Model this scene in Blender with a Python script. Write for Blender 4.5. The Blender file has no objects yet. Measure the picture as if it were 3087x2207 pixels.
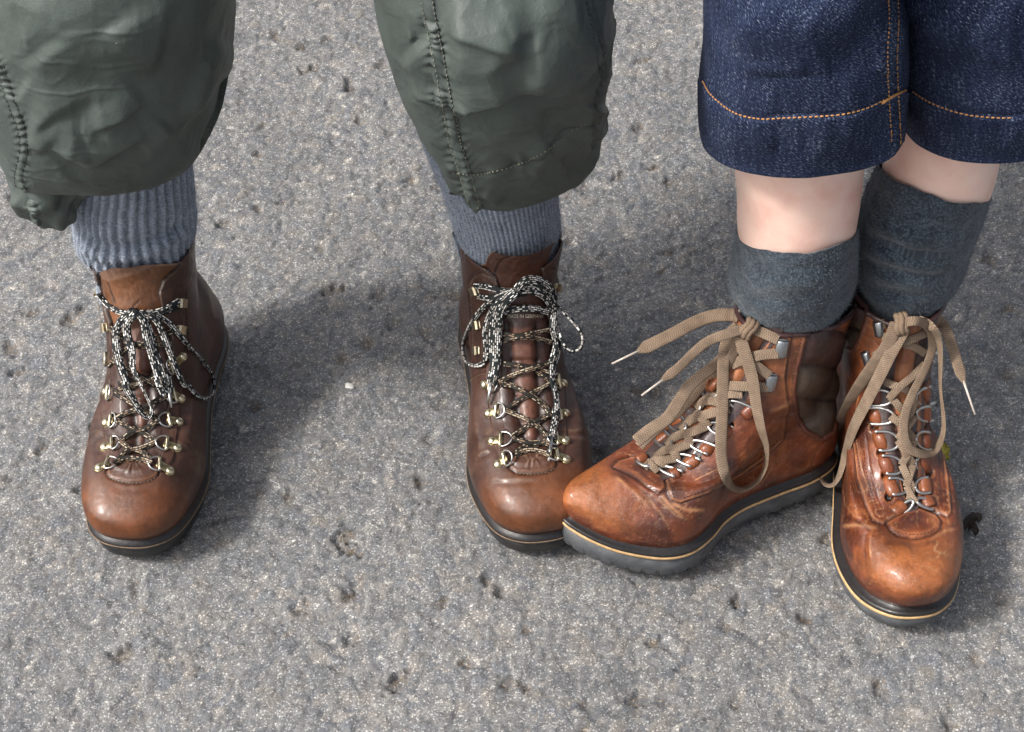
import bpy, bmesh, math, random
import numpy as np
from mathutils import Vector, Matrix
from mathutils.bvhtree import BVHTree

# ------------------------------------------------------------------ camera, light, exposure
scn = bpy.context.scene
COL = scn.collection
HFOV, PITCH, DIST = 34.0, 48.0, 1.577
_t = math.radians(PITCH)
CAM = np.array([0.0, -DIST * math.cos(_t), DIST * math.sin(_t)])
cd = bpy.data.cameras.new('camera'); cam = bpy.data.objects.new('camera', cd); COL.objects.link(cam)
cd.sensor_fit = 'HORIZONTAL'; cd.angle = math.radians(HFOV); cd.clip_start = .05; cd.clip_end = 500
cam.location = CAM; cam.rotation_euler = (math.radians(90 - PITCH), 0, 0)
scn.camera = cam

SUN_EL, SUN_AZ = 47.0, 105.0          # azimuth of the shadow side: light travels towards +x and a little +y
w = bpy.data.worlds.new('World'); scn.world = w; w.use_nodes = True
nt = w.node_tree; bg = nt.nodes['Background']
sky = nt.nodes.new('ShaderNodeTexSky'); sky.sky_type = 'NISHITA'; sky.sun_disc = False
sky.sun_elevation = math.radians(SUN_EL); sky.sun_rotation = math.radians(253)
sky.air_density = 1.0; sky.dust_density = 6.0; sky.ozone_density = 1.0
hsv = nt.nodes.new('ShaderNodeHueSaturation'); hsv.inputs['Saturation'].default_value = .42   # milky, hazy sky
nt.links.new(sky.outputs[0], hsv.inputs['Color']); nt.links.new(hsv.outputs[0], bg.inputs[0]); bg.inputs[1].default_value = .156
sl = bpy.data.lights.new('sun', 'SUN'); so = bpy.data.objects.new('sun', sl); COL.objects.link(so)
sl.energy = 2.55; sl.angle = math.radians(8.0); sl.color = (1, .975, .94)
_dir = Vector((math.sin(math.radians(73)) * math.cos(math.radians(SUN_EL)), math.cos(math.radians(73)) * math.cos(math.radians(SUN_EL)), -math.sin(math.radians(SUN_EL))))
so.rotation_euler = _dir.to_track_quat('-Z', 'Y').to_euler(); so.location = (-3, -1, 4)
scn.view_settings.view_transform = 'Standard'; scn.view_settings.look = 'None'
scn.view_settings.exposure = .45; scn.view_settings.gamma = 1; scn.view_settings.use_curve_mapping = False

# ------------------------------------------------------------------ helpers
rng = np.random.default_rng(7)
FPX = 1543.5 / math.tan(math.radians(HFOV / 2))
RM = np.stack([[1, 0, 0], [0, math.sin(_t), math.cos(_t)], [0, math.cos(_t), -math.sin(_t)]])

def ray(px, py):
    d = np.array([(px - 1543.5) / FPX, -(py - 1103.5) / FPX, 1.0]) @ RM
    return d / np.linalg.norm(d)
def gz(px, py, z=0.0):
    d = ray(px, py); return CAM + d * (z - CAM[2]) / d[2]
def gy(px, py, Y):
    d = ray(px, py); return CAM + d * (Y - CAM[1]) / d[1]
def pj(W):
    q = (np.asarray(W) - CAM) @ RM.T
    return np.stack([1543.5 + FPX * q[..., 0] / q[..., 2], 1103.5 - FPX * q[..., 1] / q[..., 2]], -1)
def Z(ox, oy, s):
    return lambda *pts: [(ox + p[0] / s, oy + p[1] / s) + tuple(p[2:]) for p in pts]
ZA = Z(0, 500, 2.32); ZB = Z(150, 1050, 2.32); ZC = Z(1200, 600, 2.32); ZD = Z(1300, 1100, 2.498)
ZE = Z(1600, 900, 1.804); ZF = Z(2300, 800, 1.4117); ZG = Z(2050, 0, 1.6239); ZH = Z(0, 0, 2.03); ZI = Z(1050, 0, 2.0294)
ZT = Z(0, 0, 2272 / 3087)
S = 3087 / 2272

def nrm(v):
    return v / np.maximum(np.linalg.norm(v, axis=-1, keepdims=True), 1e-12)
def sm(a, b, x):
    t = np.clip((x - a) / (b - a), 0, 1); return t * t * (3 - 2 * t)
def mix(a, b, t):
    return a + (b - a) * t
def cr(pts, n, closed=False):
    P = np.asarray(pts, float); m = len(P)
    if closed: P = np.concatenate([P[-1:], P, P[:2]])
    else: P = np.concatenate([[2 * P[0] - P[1]], P, [2 * P[-1] - P[-2]]])
    seg = m if closed else m - 1
    t = np.linspace(0, seg, n, endpoint=not closed); i = np.minimum(t.astype(int), seg - 1); f = t - i
    f = f.reshape((-1,) + (1,) * (P.ndim - 1))
    a, b, c, d = P[i], P[i + 1], P[i + 2], P[i + 3]
    return .5 * ((2 * b) + (c - a) * f + (2 * a - 5 * b + 4 * c - d) * f * f + (3 * b - a - 3 * c + d) * f ** 3)
def resample(P, step):
    P = np.asarray(P, float); d = np.r_[0, np.cumsum(np.linalg.norm(np.diff(P, axis=0), axis=1))]
    n = max(4, int(d[-1] / step)); s = np.linspace(0, d[-1], n)
    return np.stack([np.interp(s, d, P[:, k]) for k in range(P.shape[1])], 1)

def hsh(*a):
    h = np.zeros(np.broadcast(*a).shape, np.uint32)
    for k, v in enumerate(a):
        h = h ^ (np.asarray(v).astype(np.int64).astype(np.uint32) * np.uint32([374761393, 668265263, 2246822519, 3266489917][k % 4]))
        h = (h ^ (h >> np.uint32(13))) * np.uint32(1274126177)
    h = h ^ (h >> np.uint32(16)); h = h * np.uint32(2246822519); h = h ^ (h >> np.uint32(15))
    return h.astype(np.float64) / 4294967295.0
def vn(P, scale, seed=0):
    P = np.asarray(P) * scale; D = P.shape[-1]
    i = np.floor(P).astype(np.int64); f = P - i; f = f * f * (3 - 2 * f)
    out = 0
    for c in range(2 ** D):
        o = [(c >> k) & 1 for k in range(D)]
        wt = 1.0
        for k in range(D): wt = wt * (f[..., k] if o[k] else 1 - f[..., k])
        out = out + wt * hsh(*([i[..., k] + o[k] for k in range(D)] + [np.int64(seed)]))
    return out * 2 - 1
def fbm(P, scale, oct=3, seed=0, gain=.5):
    a, s, o = 1.0, 0.0, 0.0
    for k in range(oct):
        o = o + a * vn(P, scale * 2.03 ** k, seed + 17 * k); s += a; a *= gain
    return o / s
def voro(x, y, c, seed):
    ix = np.floor(x / c).astype(np.int64); iy = np.floor(y / c).astype(np.int64)
    f1 = np.full(x.shape, 9e9); f2 = f1.copy(); cid = np.zeros(x.shape); dx1 = np.zeros(x.shape); dy1 = np.zeros(x.shape)
    for ox in (-1, 0, 1):
        for oy in (-1, 0, 1):
            jx, jy = ix + ox, iy + oy
            px = (jx + .08 + .84 * hsh(jx, jy, np.int64(seed))) * c; py = (jy + .08 + .84 * hsh(jx, jy, np.int64(seed + 1))) * c
            d = np.hypot(x - px, y - py); m = d < f1
            f2 = np.where(m, f1, np.minimum(f2, d)); f1 = np.where(m, d, f1)
            cid = np.where(m, hsh(jx, jy, np.int64(seed + 2)), cid); dx1 = np.where(m, x - px, dx1); dy1 = np.where(m, y - py, dy1)
    return f1 / c, (f2 - f1) / c, cid, dx1, dy1

def segdist(P, line):
    """distance (px) of points to a polyline, position along it 0..1 and signed side"""
    L = np.asarray([p[:2] for p in line], float); sh = P.shape[:-1]; Q = P.reshape(-1, 2)
    best = np.full(len(Q), 9e9); pos = np.zeros(len(Q)); side = np.zeros(len(Q))
    ln = np.r_[0, np.cumsum(np.linalg.norm(np.diff(L, axis=0), axis=1))]
    for k in range(len(L) - 1):
        a, b = L[k], L[k + 1]; ab = b - a; l2 = max(ab @ ab, 1e-9)
        t = np.clip(((Q - a) @ ab) / l2, 0, 1); r = Q - (a + t[:, None] * ab); d = np.hypot(r[:, 0], r[:, 1])
        m = d < best; best = np.where(m, d, best); pos = np.where(m, ln[k] + t * math.sqrt(l2), pos)
        side = np.where(m, ab[0] * r[:, 1] - ab[1] * r[:, 0], side)
    return best.reshape(sh), (pos / ln[-1]).reshape(sh), np.sign(side).reshape(sh), ln[-1]
def sdf(P, poly):
    """signed distance in px, positive inside"""
    poly = [p[:2] for p in poly]
    d = segdist(P, list(poly) + [poly[0]])[0]
    A = np.asarray(poly, float); x, y = P[..., 0], P[..., 1]; ins = np.zeros(x.shape, bool)
    for k in range(len(A)):
        x1, y1 = A[k]; x2, y2 = A[k - 1]
        if y1 == y2: continue
        ins ^= ((y1 > y) != (y2 > y)) & (x < (x2 - x1) * (y - y1) / (y2 - y1) + x1)
    return np.where(ins, d, -d)
def smooth_line(pts, n=60):
    return [tuple(p) for p in cr([p[:2] for p in pts], n)]

def mesh_obj(name, V, F, mat, parent=None, cols=None, uv=None, smooth=True, attrs=None):
    V = np.asarray(V, float).reshape(-1, 3); me = bpy.data.meshes.new(name)
    if isinstance(F, np.ndarray):
        nf, k = F.shape
        me.vertices.add(len(V)); me.vertices.foreach_set('co', V.ravel().astype(np.float32))
        me.loops.add(nf * k); me.loops.foreach_set('vertex_index', F.ravel().astype(np.int32))
        me.polygons.add(nf); me.polygons.foreach_set('loop_start', (np.arange(nf) * k).astype(np.int32))
        me.update(calc_edges=True)
    else:
        me.from_pydata([tuple(v) for v in V], [], F); me.update()
    me.polygons.foreach_set('use_smooth', np.full(len(me.polygons), smooth)); 
    if cols is not None:
        c = np.ones((len(V), 4), np.float32); c[:, :3] = np.asarray(cols).reshape(-1, 3)
        me.attributes.new('col', 'FLOAT_COLOR', 'POINT').data.foreach_set('color', c.ravel())
    for an, av in (attrs or {}).items():
        me.attributes.new(an, 'FLOAT', 'POINT').data.foreach_set('value', np.asarray(av, np.float32).ravel())
    if uv is not None:
        li = np.empty(len(me.loops), np.int32); me.loops.foreach_get('vertex_index', li)
        me.uv_layers.new(name='UVMap').data.foreach_set('uv', np.asarray(uv, np.float32).reshape(-1, 2)[li].ravel())
    for m in (mat if isinstance(mat, (list, tuple)) else [mat]): me.materials.append(m)
    o = bpy.data.objects.new(name, me); COL.objects.link(o)
    if parent is not None: setp(o, parent)
    return o
def setp(o, parent):
    o.parent = parent; o.matrix_parent_inverse = wmat(parent).inverted()
def wmat(o):
    m = o.matrix_basis.copy()
    return m if o.parent is None else wmat(o.parent) @ o.matrix_parent_inverse @ m
def gridF(K, N, closed=False):
    a = np.arange(K * N).reshape(K, N)
    if closed: b = np.roll(a, -1, 1); q = np.stack([a[:-1], b[:-1], b[1:], a[1:]], -1)
    else: q = np.stack([a[:-1, :-1], a[:-1, 1:], a[1:, 1:], a[1:, :-1]], -1)
    return q.reshape(-1, 4)
def gridN(G, closed=True):
    if closed: du = np.roll(G, -1, 1) - np.roll(G, 1, 1)
    else: du = np.gradient(G, axis=1)
    dv = np.gradient(G, axis=0)
    return nrm(np.cross(du, dv))
def empty(name, loc, label, cat, group=None):
    o = bpy.data.objects.new(name, None); COL.objects.link(o); o.location = loc; o.empty_display_size = .05
    tag(o, label, cat, group); return o
def tag(o, label=None, cat=None, group=None, kind=None):
    for k, v in (('label', label), ('category', cat), ('group', group), ('kind', kind)):
        if v: o[k] = v
    return o

class MB:
    """collects small shapes into one mesh"""
    def __init__(s): s.V = []; s.F = []; s.n = 0; s.U = []
    def add(s, V, F, uv=None):
        V = np.asarray(V, float).reshape(-1, 3); s.V.append(V); s.F += [tuple(int(i) + s.n for i in f) for f in F]; s.n += len(V)
        s.U.append(np.zeros((len(V), 2)) if uv is None else np.asarray(uv, float).reshape(-1, 2))
    def tube(s, P, r, n=8, closed=False, r2=None):
        P = np.asarray(P, float); m = len(P)
        T = nrm((np.roll(P, -1, 0) - np.roll(P, 1, 0)) if closed else np.gradient(P, axis=0))
        ref = np.array([0.31, .52, .8]); A = nrm(np.cross(T, ref)); B = np.cross(T, A)
        rr = np.broadcast_to(np.asarray(r, float), (m,)); a = np.arange(n) / n * 2 * math.pi
        V = P[:, None] + rr[:, None, None] * (np.cos(a)[None, :, None] * A[:, None] + np.sin(a)[None, :, None] * B[:, None])
        F = [tuple(f) for f in gridF(m, n, True)]
        if closed: F += [((m - 1) * n + k, (m - 1) * n + (k + 1) % n, (k + 1) % n, k) for k in range(n)]
        else: F += [tuple(range(n))[::-1], tuple(range((m - 1) * n, m * n))]
        s.add(V, F)
    def rbox(s, c, X, Y, N, hx, hy, hz, b):
        ring = []
        def oct_(hx, hy, z): return [np.asarray(c) + X * x + Y * y + N * z for x, y in ((hx - b, hy), (hx, hy - b), (hx, -hy + b), (hx - b, -hy), (-hx + b, -hy), (-hx, -hy + b), (-hx, hy - b), (-hx + b, hy))]
        q = b * .45
        L = [oct_(hx, hy, -hz), oct_(hx, hy, hz - q), oct_(hx - q, hy - q, hz)]
        V = [v for l in L for v in l]; F = [tuple(f) for f in gridF(3, 8, True)]; F.append(tuple(range(16, 24))); F.append(tuple(range(8))[::-1])
        s.add(V, F)
    def dome(s, c, n, r, h, k=12, rings=4):
        n = np.asarray(n); A = nrm(np.cross(n, [.3, .5, .81])); B = np.cross(n, A); V = []
        for j in range(rings):
            t = j / rings * math.pi / 2
            for i in range(k):
                a = 2 * math.pi * i / k; V.append(np.asarray(c) + n * h * math.sin(t) + r * math.cos(t) * (A * math.cos(a) + B * math.sin(a)))
        V.append(np.asarray(c) + n * h); F = [tuple(f) for f in gridF(rings, k, True)]
        F += [((rings - 1) * k + i, (rings - 1) * k + (i + 1) % k, rings * k) for i in range(k)]
        s.add(V, F)
    def build(s, name, mat, parent=None, smooth=True):
        return mesh_obj(name, np.concatenate(s.V), s.F, mat, parent, uv=np.concatenate(s.U), smooth=smooth)

# ------------------------------------------------------------------ materials
class NT:
    def __init__(s, name):
        s.m = bpy.data.materials.new(name); s.m.use_nodes = True; s.t = s.m.node_tree; s.b = s.t.nodes['Principled BSDF']
    def n(s, typ, **kw):
        o = s.t.nodes.new('ShaderNode' + typ)
        for k, v in kw.items():
            if k.startswith('_'): o.inputs[k[1:].replace('_', ' ')].default_value = v
            else: setattr(o, k, v)
        return o
    def l(s, a, b): s.t.links.new(a, b)
    def p(s, **kw):
        for k, v in kw.items(): s.b.inputs[k.replace('_', ' ')].default_value = v
    def ramp(s, fac, stops):
        r = s.n('ValToRGB'); e = r.color_ramp.elements
        while len(e) < len(stops): e.new(.5)
        for q, (pos, c) in zip(e, stops): q.position = pos; q.color = (*c, 1) if len(c) == 3 else c
        s.l(fac, r.inputs[0]); return r.outputs[0]
    def mixc(s, fac, a, b, mode='MIX'):
        m = s.n('MixRGB', blend_type=mode)
        for i, v in ((0, fac), (1, a), (2, b)):
            if isinstance(v, (int, float)): m.inputs[i].default_value = v
            elif isinstance(v, tuple): m.inputs[i].default_value = (*v, 1)
            else: s.l(v, m.inputs[i])
        return m.outputs[0]
    def math(s, op, a, b=None, c=None):
        m = s.n('Math', operation=op)
        for i, v in enumerate((a, b, c)):
            if v is None: continue
            if isinstance(v, (int, float)): m.inputs[i].default_value = v
            else: s.l(v, m.inputs[i])
        return m.outputs[0]
    def noise(s, vec, scale, detail=3, rough=.55):
        n = s.n('TexNoise'); n.inputs['Scale'].default_value = scale; n.inputs['Detail'].default_value = detail; n.inputs['Roughness'].default_value = rough
        s.l(vec, n.inputs['Vector']); return n.outputs['Fac']
    def voronoi(s, vec, scale, feature='F1'):
        n = s.n('TexVoronoi', feature=feature); n.inputs['Scale'].default_value = scale; s.l(vec, n.inputs['Vector']); return n
    def bump(s, h, dist, strength=1.0, chain=None):
        b = s.n('Bump'); b.inputs['Distance'].default_value = dist; b.inputs['Strength'].default_value = strength; s.l(h, b.inputs['Height'])
        if chain is not None: s.l(chain, b.inputs['Normal'])
        return b.outputs[0]

def mat_ground():
    k = NT('asphalt'); pos = k.n('NewGeometry').outputs['Position']; a = k.n('Attribute', attribute_name='col')
    sp = k.voronoi(pos, 900); sp2 = k.voronoi(pos, 420)
    s1 = k.ramp(k.n_sep(sp), [(0, (.45, .45, .46)), (.5, (.92, .92, .93)), (.84, (1.25, 1.24, 1.2)), (.93, (2.5, 2.45, 2.35)), (1, (4.2, 4.1, 3.9))])
    c = k.mixc(.56, a.outputs['Color'], s1, 'MULTIPLY')
    s2 = k.ramp(k.n_sep(sp2), [(0, (.62, .6, .6)), (.3, (.95, .95, .95)), (.85, (1.1, 1.1, 1.08)), (.97, (1.3, 1.27, 1.2)), (1, (1.6, 1.55, 1.5))])
    c = k.mixc(.42, c, s2, 'MULTIPLY')
    k.l(c, k.b.inputs['Base Color']); k.p(Roughness=.8); k.b.inputs['Specular IOR Level'].default_value = .35
    n1 = k.noise(pos, 1300, 2); n2 = k.noise(pos, 500, 3)
    k.l(k.bump(n1, .0005, .7, k.bump(n2, .0009, .8)), k.b.inputs['Normal'])
    return k.m
def _sep(s, node):
    q = s.n('SeparateColor'); s.l(node.outputs['Color'], q.inputs[0]); return q.outputs[0]
NT.n_sep = _sep

def mat_leather(name, grain=900, rough=(.28, .5), scratch=0.25, coat=.25, bump=.00025, spec=.5):
    k = NT(name); tc = k.n('TexCoord').outputs['Object']; a = k.n('Attribute', attribute_name='col')
    n1 = k.noise(tc, 38, 5, .62); n2 = k.noise(tc, 260, 4, .6)
    c = k.mixc(1.0, a.outputs['Color'], k.ramp(n1, [(.28, (.62, .6, .58)), (.5, (1, 1, 1)), (.72, (1.35, 1.3, 1.25))]), 'MULTIPLY')
    c = k.mixc(.7, c, k.ramp(n2, [(.3, (.72, .72, .72)), (.5, (1, 1, 1)), (.75, (1.3, 1.28, 1.2))]), 'MULTIPLY')
    # hairline scratches: stretched noise bands
    mp = k.n('Mapping'); mp.inputs['Scale'].default_value = (60, 420, 200); mp.inputs['Rotation'].default_value = (.4, .3, .7); k.l(tc, mp.inputs['Vector'])
    ns = k.noise(mp.outputs[0], 1.0, 3, .7); sc = k.ramp(ns, [(.66, (0, 0, 0)), (.71, (1, 1, 1)), (.76, (0, 0, 0))])
    c = k.mixc(k.math('MULTIPLY', sc, scratch), c, k.mixc(.45, c, (.55, .32, .16)))
    k.l(c, k.b.inputs['Base Color'])
    r = k.n('MapRange'); k.l(n1, r.inputs[0]); r.inputs[1].default_value = .3; r.inputs[2].default_value = .7; r.inputs[3].default_value = rough[0]; r.inputs[4].default_value = rough[1]
    k.l(r.outputs[0], k.b.inputs['Roughness'])
    k.b.inputs['Coat Weight'].default_value = coat; k.b.inputs['Coat Roughness'].default_value = .19; k.b.inputs['Specular IOR Level'].default_value = spec
    v = k.voronoi(tc, grain, 'DISTANCE_TO_EDGE'); ve = k.ramp(v.outputs['Distance'], [(0, (0, 0, 0)), (.12, (1, 1, 1))])
    k.l(k.bump(ve, bump * .6, .45, k.bump(n2, bump * 3, .35, k.bump(sc, bump, -.4))), k.b.inputs['Normal'])
    return k.m
def mat_plain(name, col, rough=.5, metal=0, bump=None, bscale=300, var=.25, spec=.5, coat=0):
    k = NT(name); tc = k.n('TexCoord').outputs['Object']; n = k.noise(tc, bscale, 4)
    c = k.mixc(1.0, col, k.ramp(n, [(.25, (1 - var,) * 3), (.75, (1 + var,) * 3)]), 'MULTIPLY')
    k.l(c, k.b.inputs['Base Color']); k.p(Roughness=rough, Metallic=metal); k.b.inputs['Specular IOR Level'].default_value = spec
    k.b.inputs['Coat Weight'].default_value = coat
    if bump: k.l(k.bump(n, bump, .6), k.b.inputs['Normal'])
    return k.m
def mat_nylon():
    k = NT('nylon'); tc = k.n('TexCoord').outputs['Object']; a = k.n('Attribute', attribute_name='col')
    n = k.noise(tc, 14, 5, .6); n2 = k.noise(tc, 900, 2); n3 = k.noise(tc, 90, 5, .65)
    c = k.mixc(1.0, a.outputs['Color'], k.ramp(n, [(.3, (.82, .83, .82)), (.7, (1.18, 1.17, 1.16))]), 'MULTIPLY')
    c = k.mixc(.5, c, k.ramp(n2, [(.3, (.8, .8, .8)), (.7, (1.2, 1.2, 1.2))]), 'MULTIPLY')
    sp = k.voronoi(tc, 260); cc = k.n_sep(sp); dot = k.math('MULTIPLY', k.math('GREATER_THAN', cc, .996), k.math('LESS_THAN', sp.outputs['Distance'], .12))
    c = k.mixc(dot, c, (.5, .42, .3))
    k.l(c, k.b.inputs['Base Color']); k.p(Roughness=.56); k.b.inputs['Specular IOR Level'].default_value = .42
    wp = k.n('VectorMath', operation='ADD'); sc_ = k.n('VectorMath', operation='SCALE'); sc_.inputs['Scale'].default_value = .05
    nc = k.n('TexNoise'); nc.inputs['Scale'].default_value = 16; nc.inputs['Detail'].default_value = 3; k.l(tc, nc.inputs['Vector']); k.l(nc.outputs['Color'], sc_.inputs[0]); k.l(tc, wp.inputs[0]); k.l(sc_.outputs[0], wp.inputs[1])
    f1 = k.voronoi(wp.outputs[0], 17).outputs['Distance']; f2 = k.voronoi(wp.outputs[0], 43).outputs['Distance']
    k.l(k.bump(n2, .0002, .6, k.bump(n3, .0015, .45, k.bump(f2, .0024, .55, k.bump(f1, .0075, .55)))), k.b.inputs['Normal'])
    return k.m
def mat_denim():
    k = NT('denim'); uv = k.n('UVMap').outputs['UV']; tc = k.n('TexCoord').outputs['Object']; a = k.n('Attribute', attribute_name='col')
    mp = k.n('Mapping', vector_type='TEXTURE'); mp.inputs['Rotation'].default_value = (0, 0, math.radians(38)); mp.inputs['Scale'].default_value = (1 / 340, 1 / 1000, 1); k.l(uv, mp.inputs['Vector'])
    tw = k.noise(mp.outputs[0], 1.0, 2, .6)
    ms = k.n('Mapping'); ms.inputs['Scale'].default_value = (420, 26, 1); k.l(uv, ms.inputs['Vector']); st = k.noise(ms.outputs[0], 1.0, 4, .6)
    sp = k.noise(tc, 1500, 2, .6); big = k.noise(tc, 22, 4, .6)
    f = k.math('MULTIPLY', k.math('MULTIPLY', k.math('ADD', tw, -.30), 2.1), k.math('ADD', st, k.math('MULTIPLY', sp, .9)))
    f = k.math('ADD', f, k.math('MULTIPLY', k.math('ADD', big, -.5), .55))
    c = k.ramp(f, [(.0, (.0022, .0036, .012)), (.33, (.0088, .0148, .040)), (.62, (.029, .043, .090)), (.92, (.22, .25, .31))])
    c = k.mixc(1.0, c, a.outputs['Color'], 'MULTIPLY')
    k.l(c, k.b.inputs['Base Color']); k.p(Roughness=.85); k.b.inputs['Specular IOR Level'].default_value = .2
    k.l(k.bump(tw, .0005, .7, k.bump(st, .0006, .5)), k.b.inputs['Normal'])
    return k.m
def mat_knit(name, c0, c1, c2, bump=.0006, sheen=.3):
    k = NT(name); tc = k.n('TexCoord').outputs['Object']; uv = k.n('UVMap').outputs['UV']; a = k.n('Attribute', attribute_name='col')
    ms = k.n('Mapping'); ms.inputs['Scale'].default_value = (480, 700, 1); k.l(uv, ms.inputs['Vector'])
    v = k.voronoi(ms.outputs[0], 1.0); n = k.noise(tc, 700, 4, .7); n2 = k.noise(tc, 60, 4, .6)
    f = k.math('ADD', k.math('MULTIPLY', v.outputs['Distance'], -.5), k.math('ADD', k.math('MULTIPLY', n, .8), k.math('MULTIPLY', n2, .45)))
    c = k.ramp(f, [(.1, c0), (.42, c1), (.75, c2)])
    c = k.mixc(1.0, c, a.outputs['Color'], 'MULTIPLY')
    k.l(c, k.b.inputs['Base Color']); k.p(Roughness=.95); k.b.inputs['Specular IOR Level'].default_value = .1
    k.b.inputs['Sheen Weight'].default_value = sheen; k.b.inputs['Sheen Roughness'].default_value = .5
    k.l(k.bump(v.outputs['Distance'], bump, -.8, k.bump(n, bump, .6)), k.b.inputs['Normal'])
    return k.m
def mat_fleck(name, light, mid, dark):
    """cord woven of a dark ground with staggered pale and tan flecks; uv in metres: u along, v across"""
    k = NT(name); uv = k.n('UVMap').outputs['UV']
    br = k.n('TexBrick', offset=.5, squash=1.0); k.l(uv, br.inputs['Vector'])
    br.inputs['Scale'].default_value = 1.0; br.inputs['Brick Width'].default_value = .0046; br.inputs['Row Height'].default_value = .00165
    br.inputs['Mortar Size'].default_value = .00046; br.inputs['Mortar Smooth'].default_value = .25; br.inputs['Bias'].default_value = .05
    br.inputs['Color1'].default_value = (*light, 1); br.inputs['Color2'].default_value = (*mid, 1); br.inputs['Mortar'].default_value = (*dark, 1)
    mp = k.n('Mapping'); mp.inputs['Scale'].default_value = (1 / .0023, 1 / .00165, 1); k.l(uv, mp.inputs['Vector'])
    fl = k.n('VectorMath', operation='FLOOR'); k.l(mp.outputs[0], fl.inputs[0]); wn = k.n('TexWhiteNoise', noise_dimensions='2D'); k.l(fl.outputs[0], wn.inputs['Vector'])
    gate = k.math('GREATER_THAN', wn.outputs['Value'], .36)
    c = k.mixc(gate, dark, br.outputs['Color'])
    k.l(c, k.b.inputs['Base Color']); k.p(Roughness=.7); k.b.inputs['Specular IOR Level'].default_value = .3
    k.l(k.bump(br.outputs['Fac'], .0005, -.8), k.b.inputs['Normal'])
    return k.m
def mat_flat_lace():
    k = NT('taupe_weave'); uv = k.n('UVMap').outputs['UV']
    s = k.n('SeparateXYZ'); k.l(uv, s.inputs[0])
    v = k.math('ABSOLUTE', k.math('SUBTRACT', k.math('FRACT', k.math('MULTIPLY', s.outputs[1], 1 / .0042)), .5))
    ph = k.math('ADD', k.math('MULTIPLY', s.outputs[0], 1 / .0019), k.math('MULTIPLY', v, 2.2))
    h = k.math('SINE', k.math('MULTIPLY', ph, 6.2832)); h2 = k.math('SINE', k.math('MULTIPLY', s.outputs[1], 6.2832 / .00145))
    f = k.math('ADD', k.math('MULTIPLY', k.math('MULTIPLY', h, h2), .5), .5)
    n = k.noise(k.n('TexCoord').outputs['Object'], 120, 3)
    c = k.ramp(f, [(0, (.10, .066, .043)), (.5, (.215, .152, .105)), (1, (.36, .275, .2))])
    c = k.mixc(1.0, c, k.ramp(n, [(.3, (.8, .8, .8)), (.7, (1.15, 1.15, 1.15))]), 'MULTIPLY')
    k.l(c, k.b.inputs['Base Color']); k.p(Roughness=.85); k.b.inputs['Specular IOR Level'].default_value = .2
    k.l(k.bump(f, .0004, .8), k.b.inputs['Normal'])
    return k.m
def mat_skin():
    k = NT('skin'); tc = k.n('TexCoord').outputs['Object']; n = k.noise(tc, 28, 4); n2 = k.noise(tc, 500, 3); v = k.voronoi(tc, 230)
    c = k.ramp(n, [(.28, (.74, .45, .37)), (.5, (.82, .57, .48)), (.75, (.86, .64, .55))])
    d = k.ramp(v.outputs['Distance'], [(.0, (.5, .38, .35)), (.11, (1, 1, 1))])
    cc = k.math('GREATER_THAN', k.n_sep(v), .72)
    c = k.mixc(k.math('MULTIPLY', cc, .55), c, k.mixc(1.0, c, d, 'MULTIPLY'))
    k.l(c, k.b.inputs['Base Color']); k.p(Roughness=.36); k.b.inputs['Specular IOR Level'].default_value = .45
    k.b.inputs['Subsurface Weight'].default_value = .25; k.b.inputs['Subsurface Radius'].default_value = (.012, .005, .003); k.b.inputs['Subsurface Scale'].default_value = .5
    k.l(k.bump(n2, .0002, .4), k.b.inputs['Normal'])
    return k.m
def mat_rubber(name, col, dust):
    k = NT(name); pos = k.n('NewGeometry').outputs['Position']; n = k.noise(pos, 60, 5, .65); n2 = k.noise(pos, 700, 3)
    c = k.mixc(k.ramp(n, [(.4, (0, 0, 0)), (.75, (1, 1, 1))]), col, dust)
    c = k.mixc(.5, c, k.ramp(n2, [(.3, (.7, .7, .7)), (.7, (1.25, 1.25, 1.25))]), 'MULTIPLY')
    k.l(c, k.b.inputs['Base Color']); k.p(Roughness=.55); k.b.inputs['Specular IOR Level'].default_value = .4
    k.l(k.bump(n2, .0003, .5, k.bump(n, .0008, .4)), k.b.inputs['Normal'])
    return k.m

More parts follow.
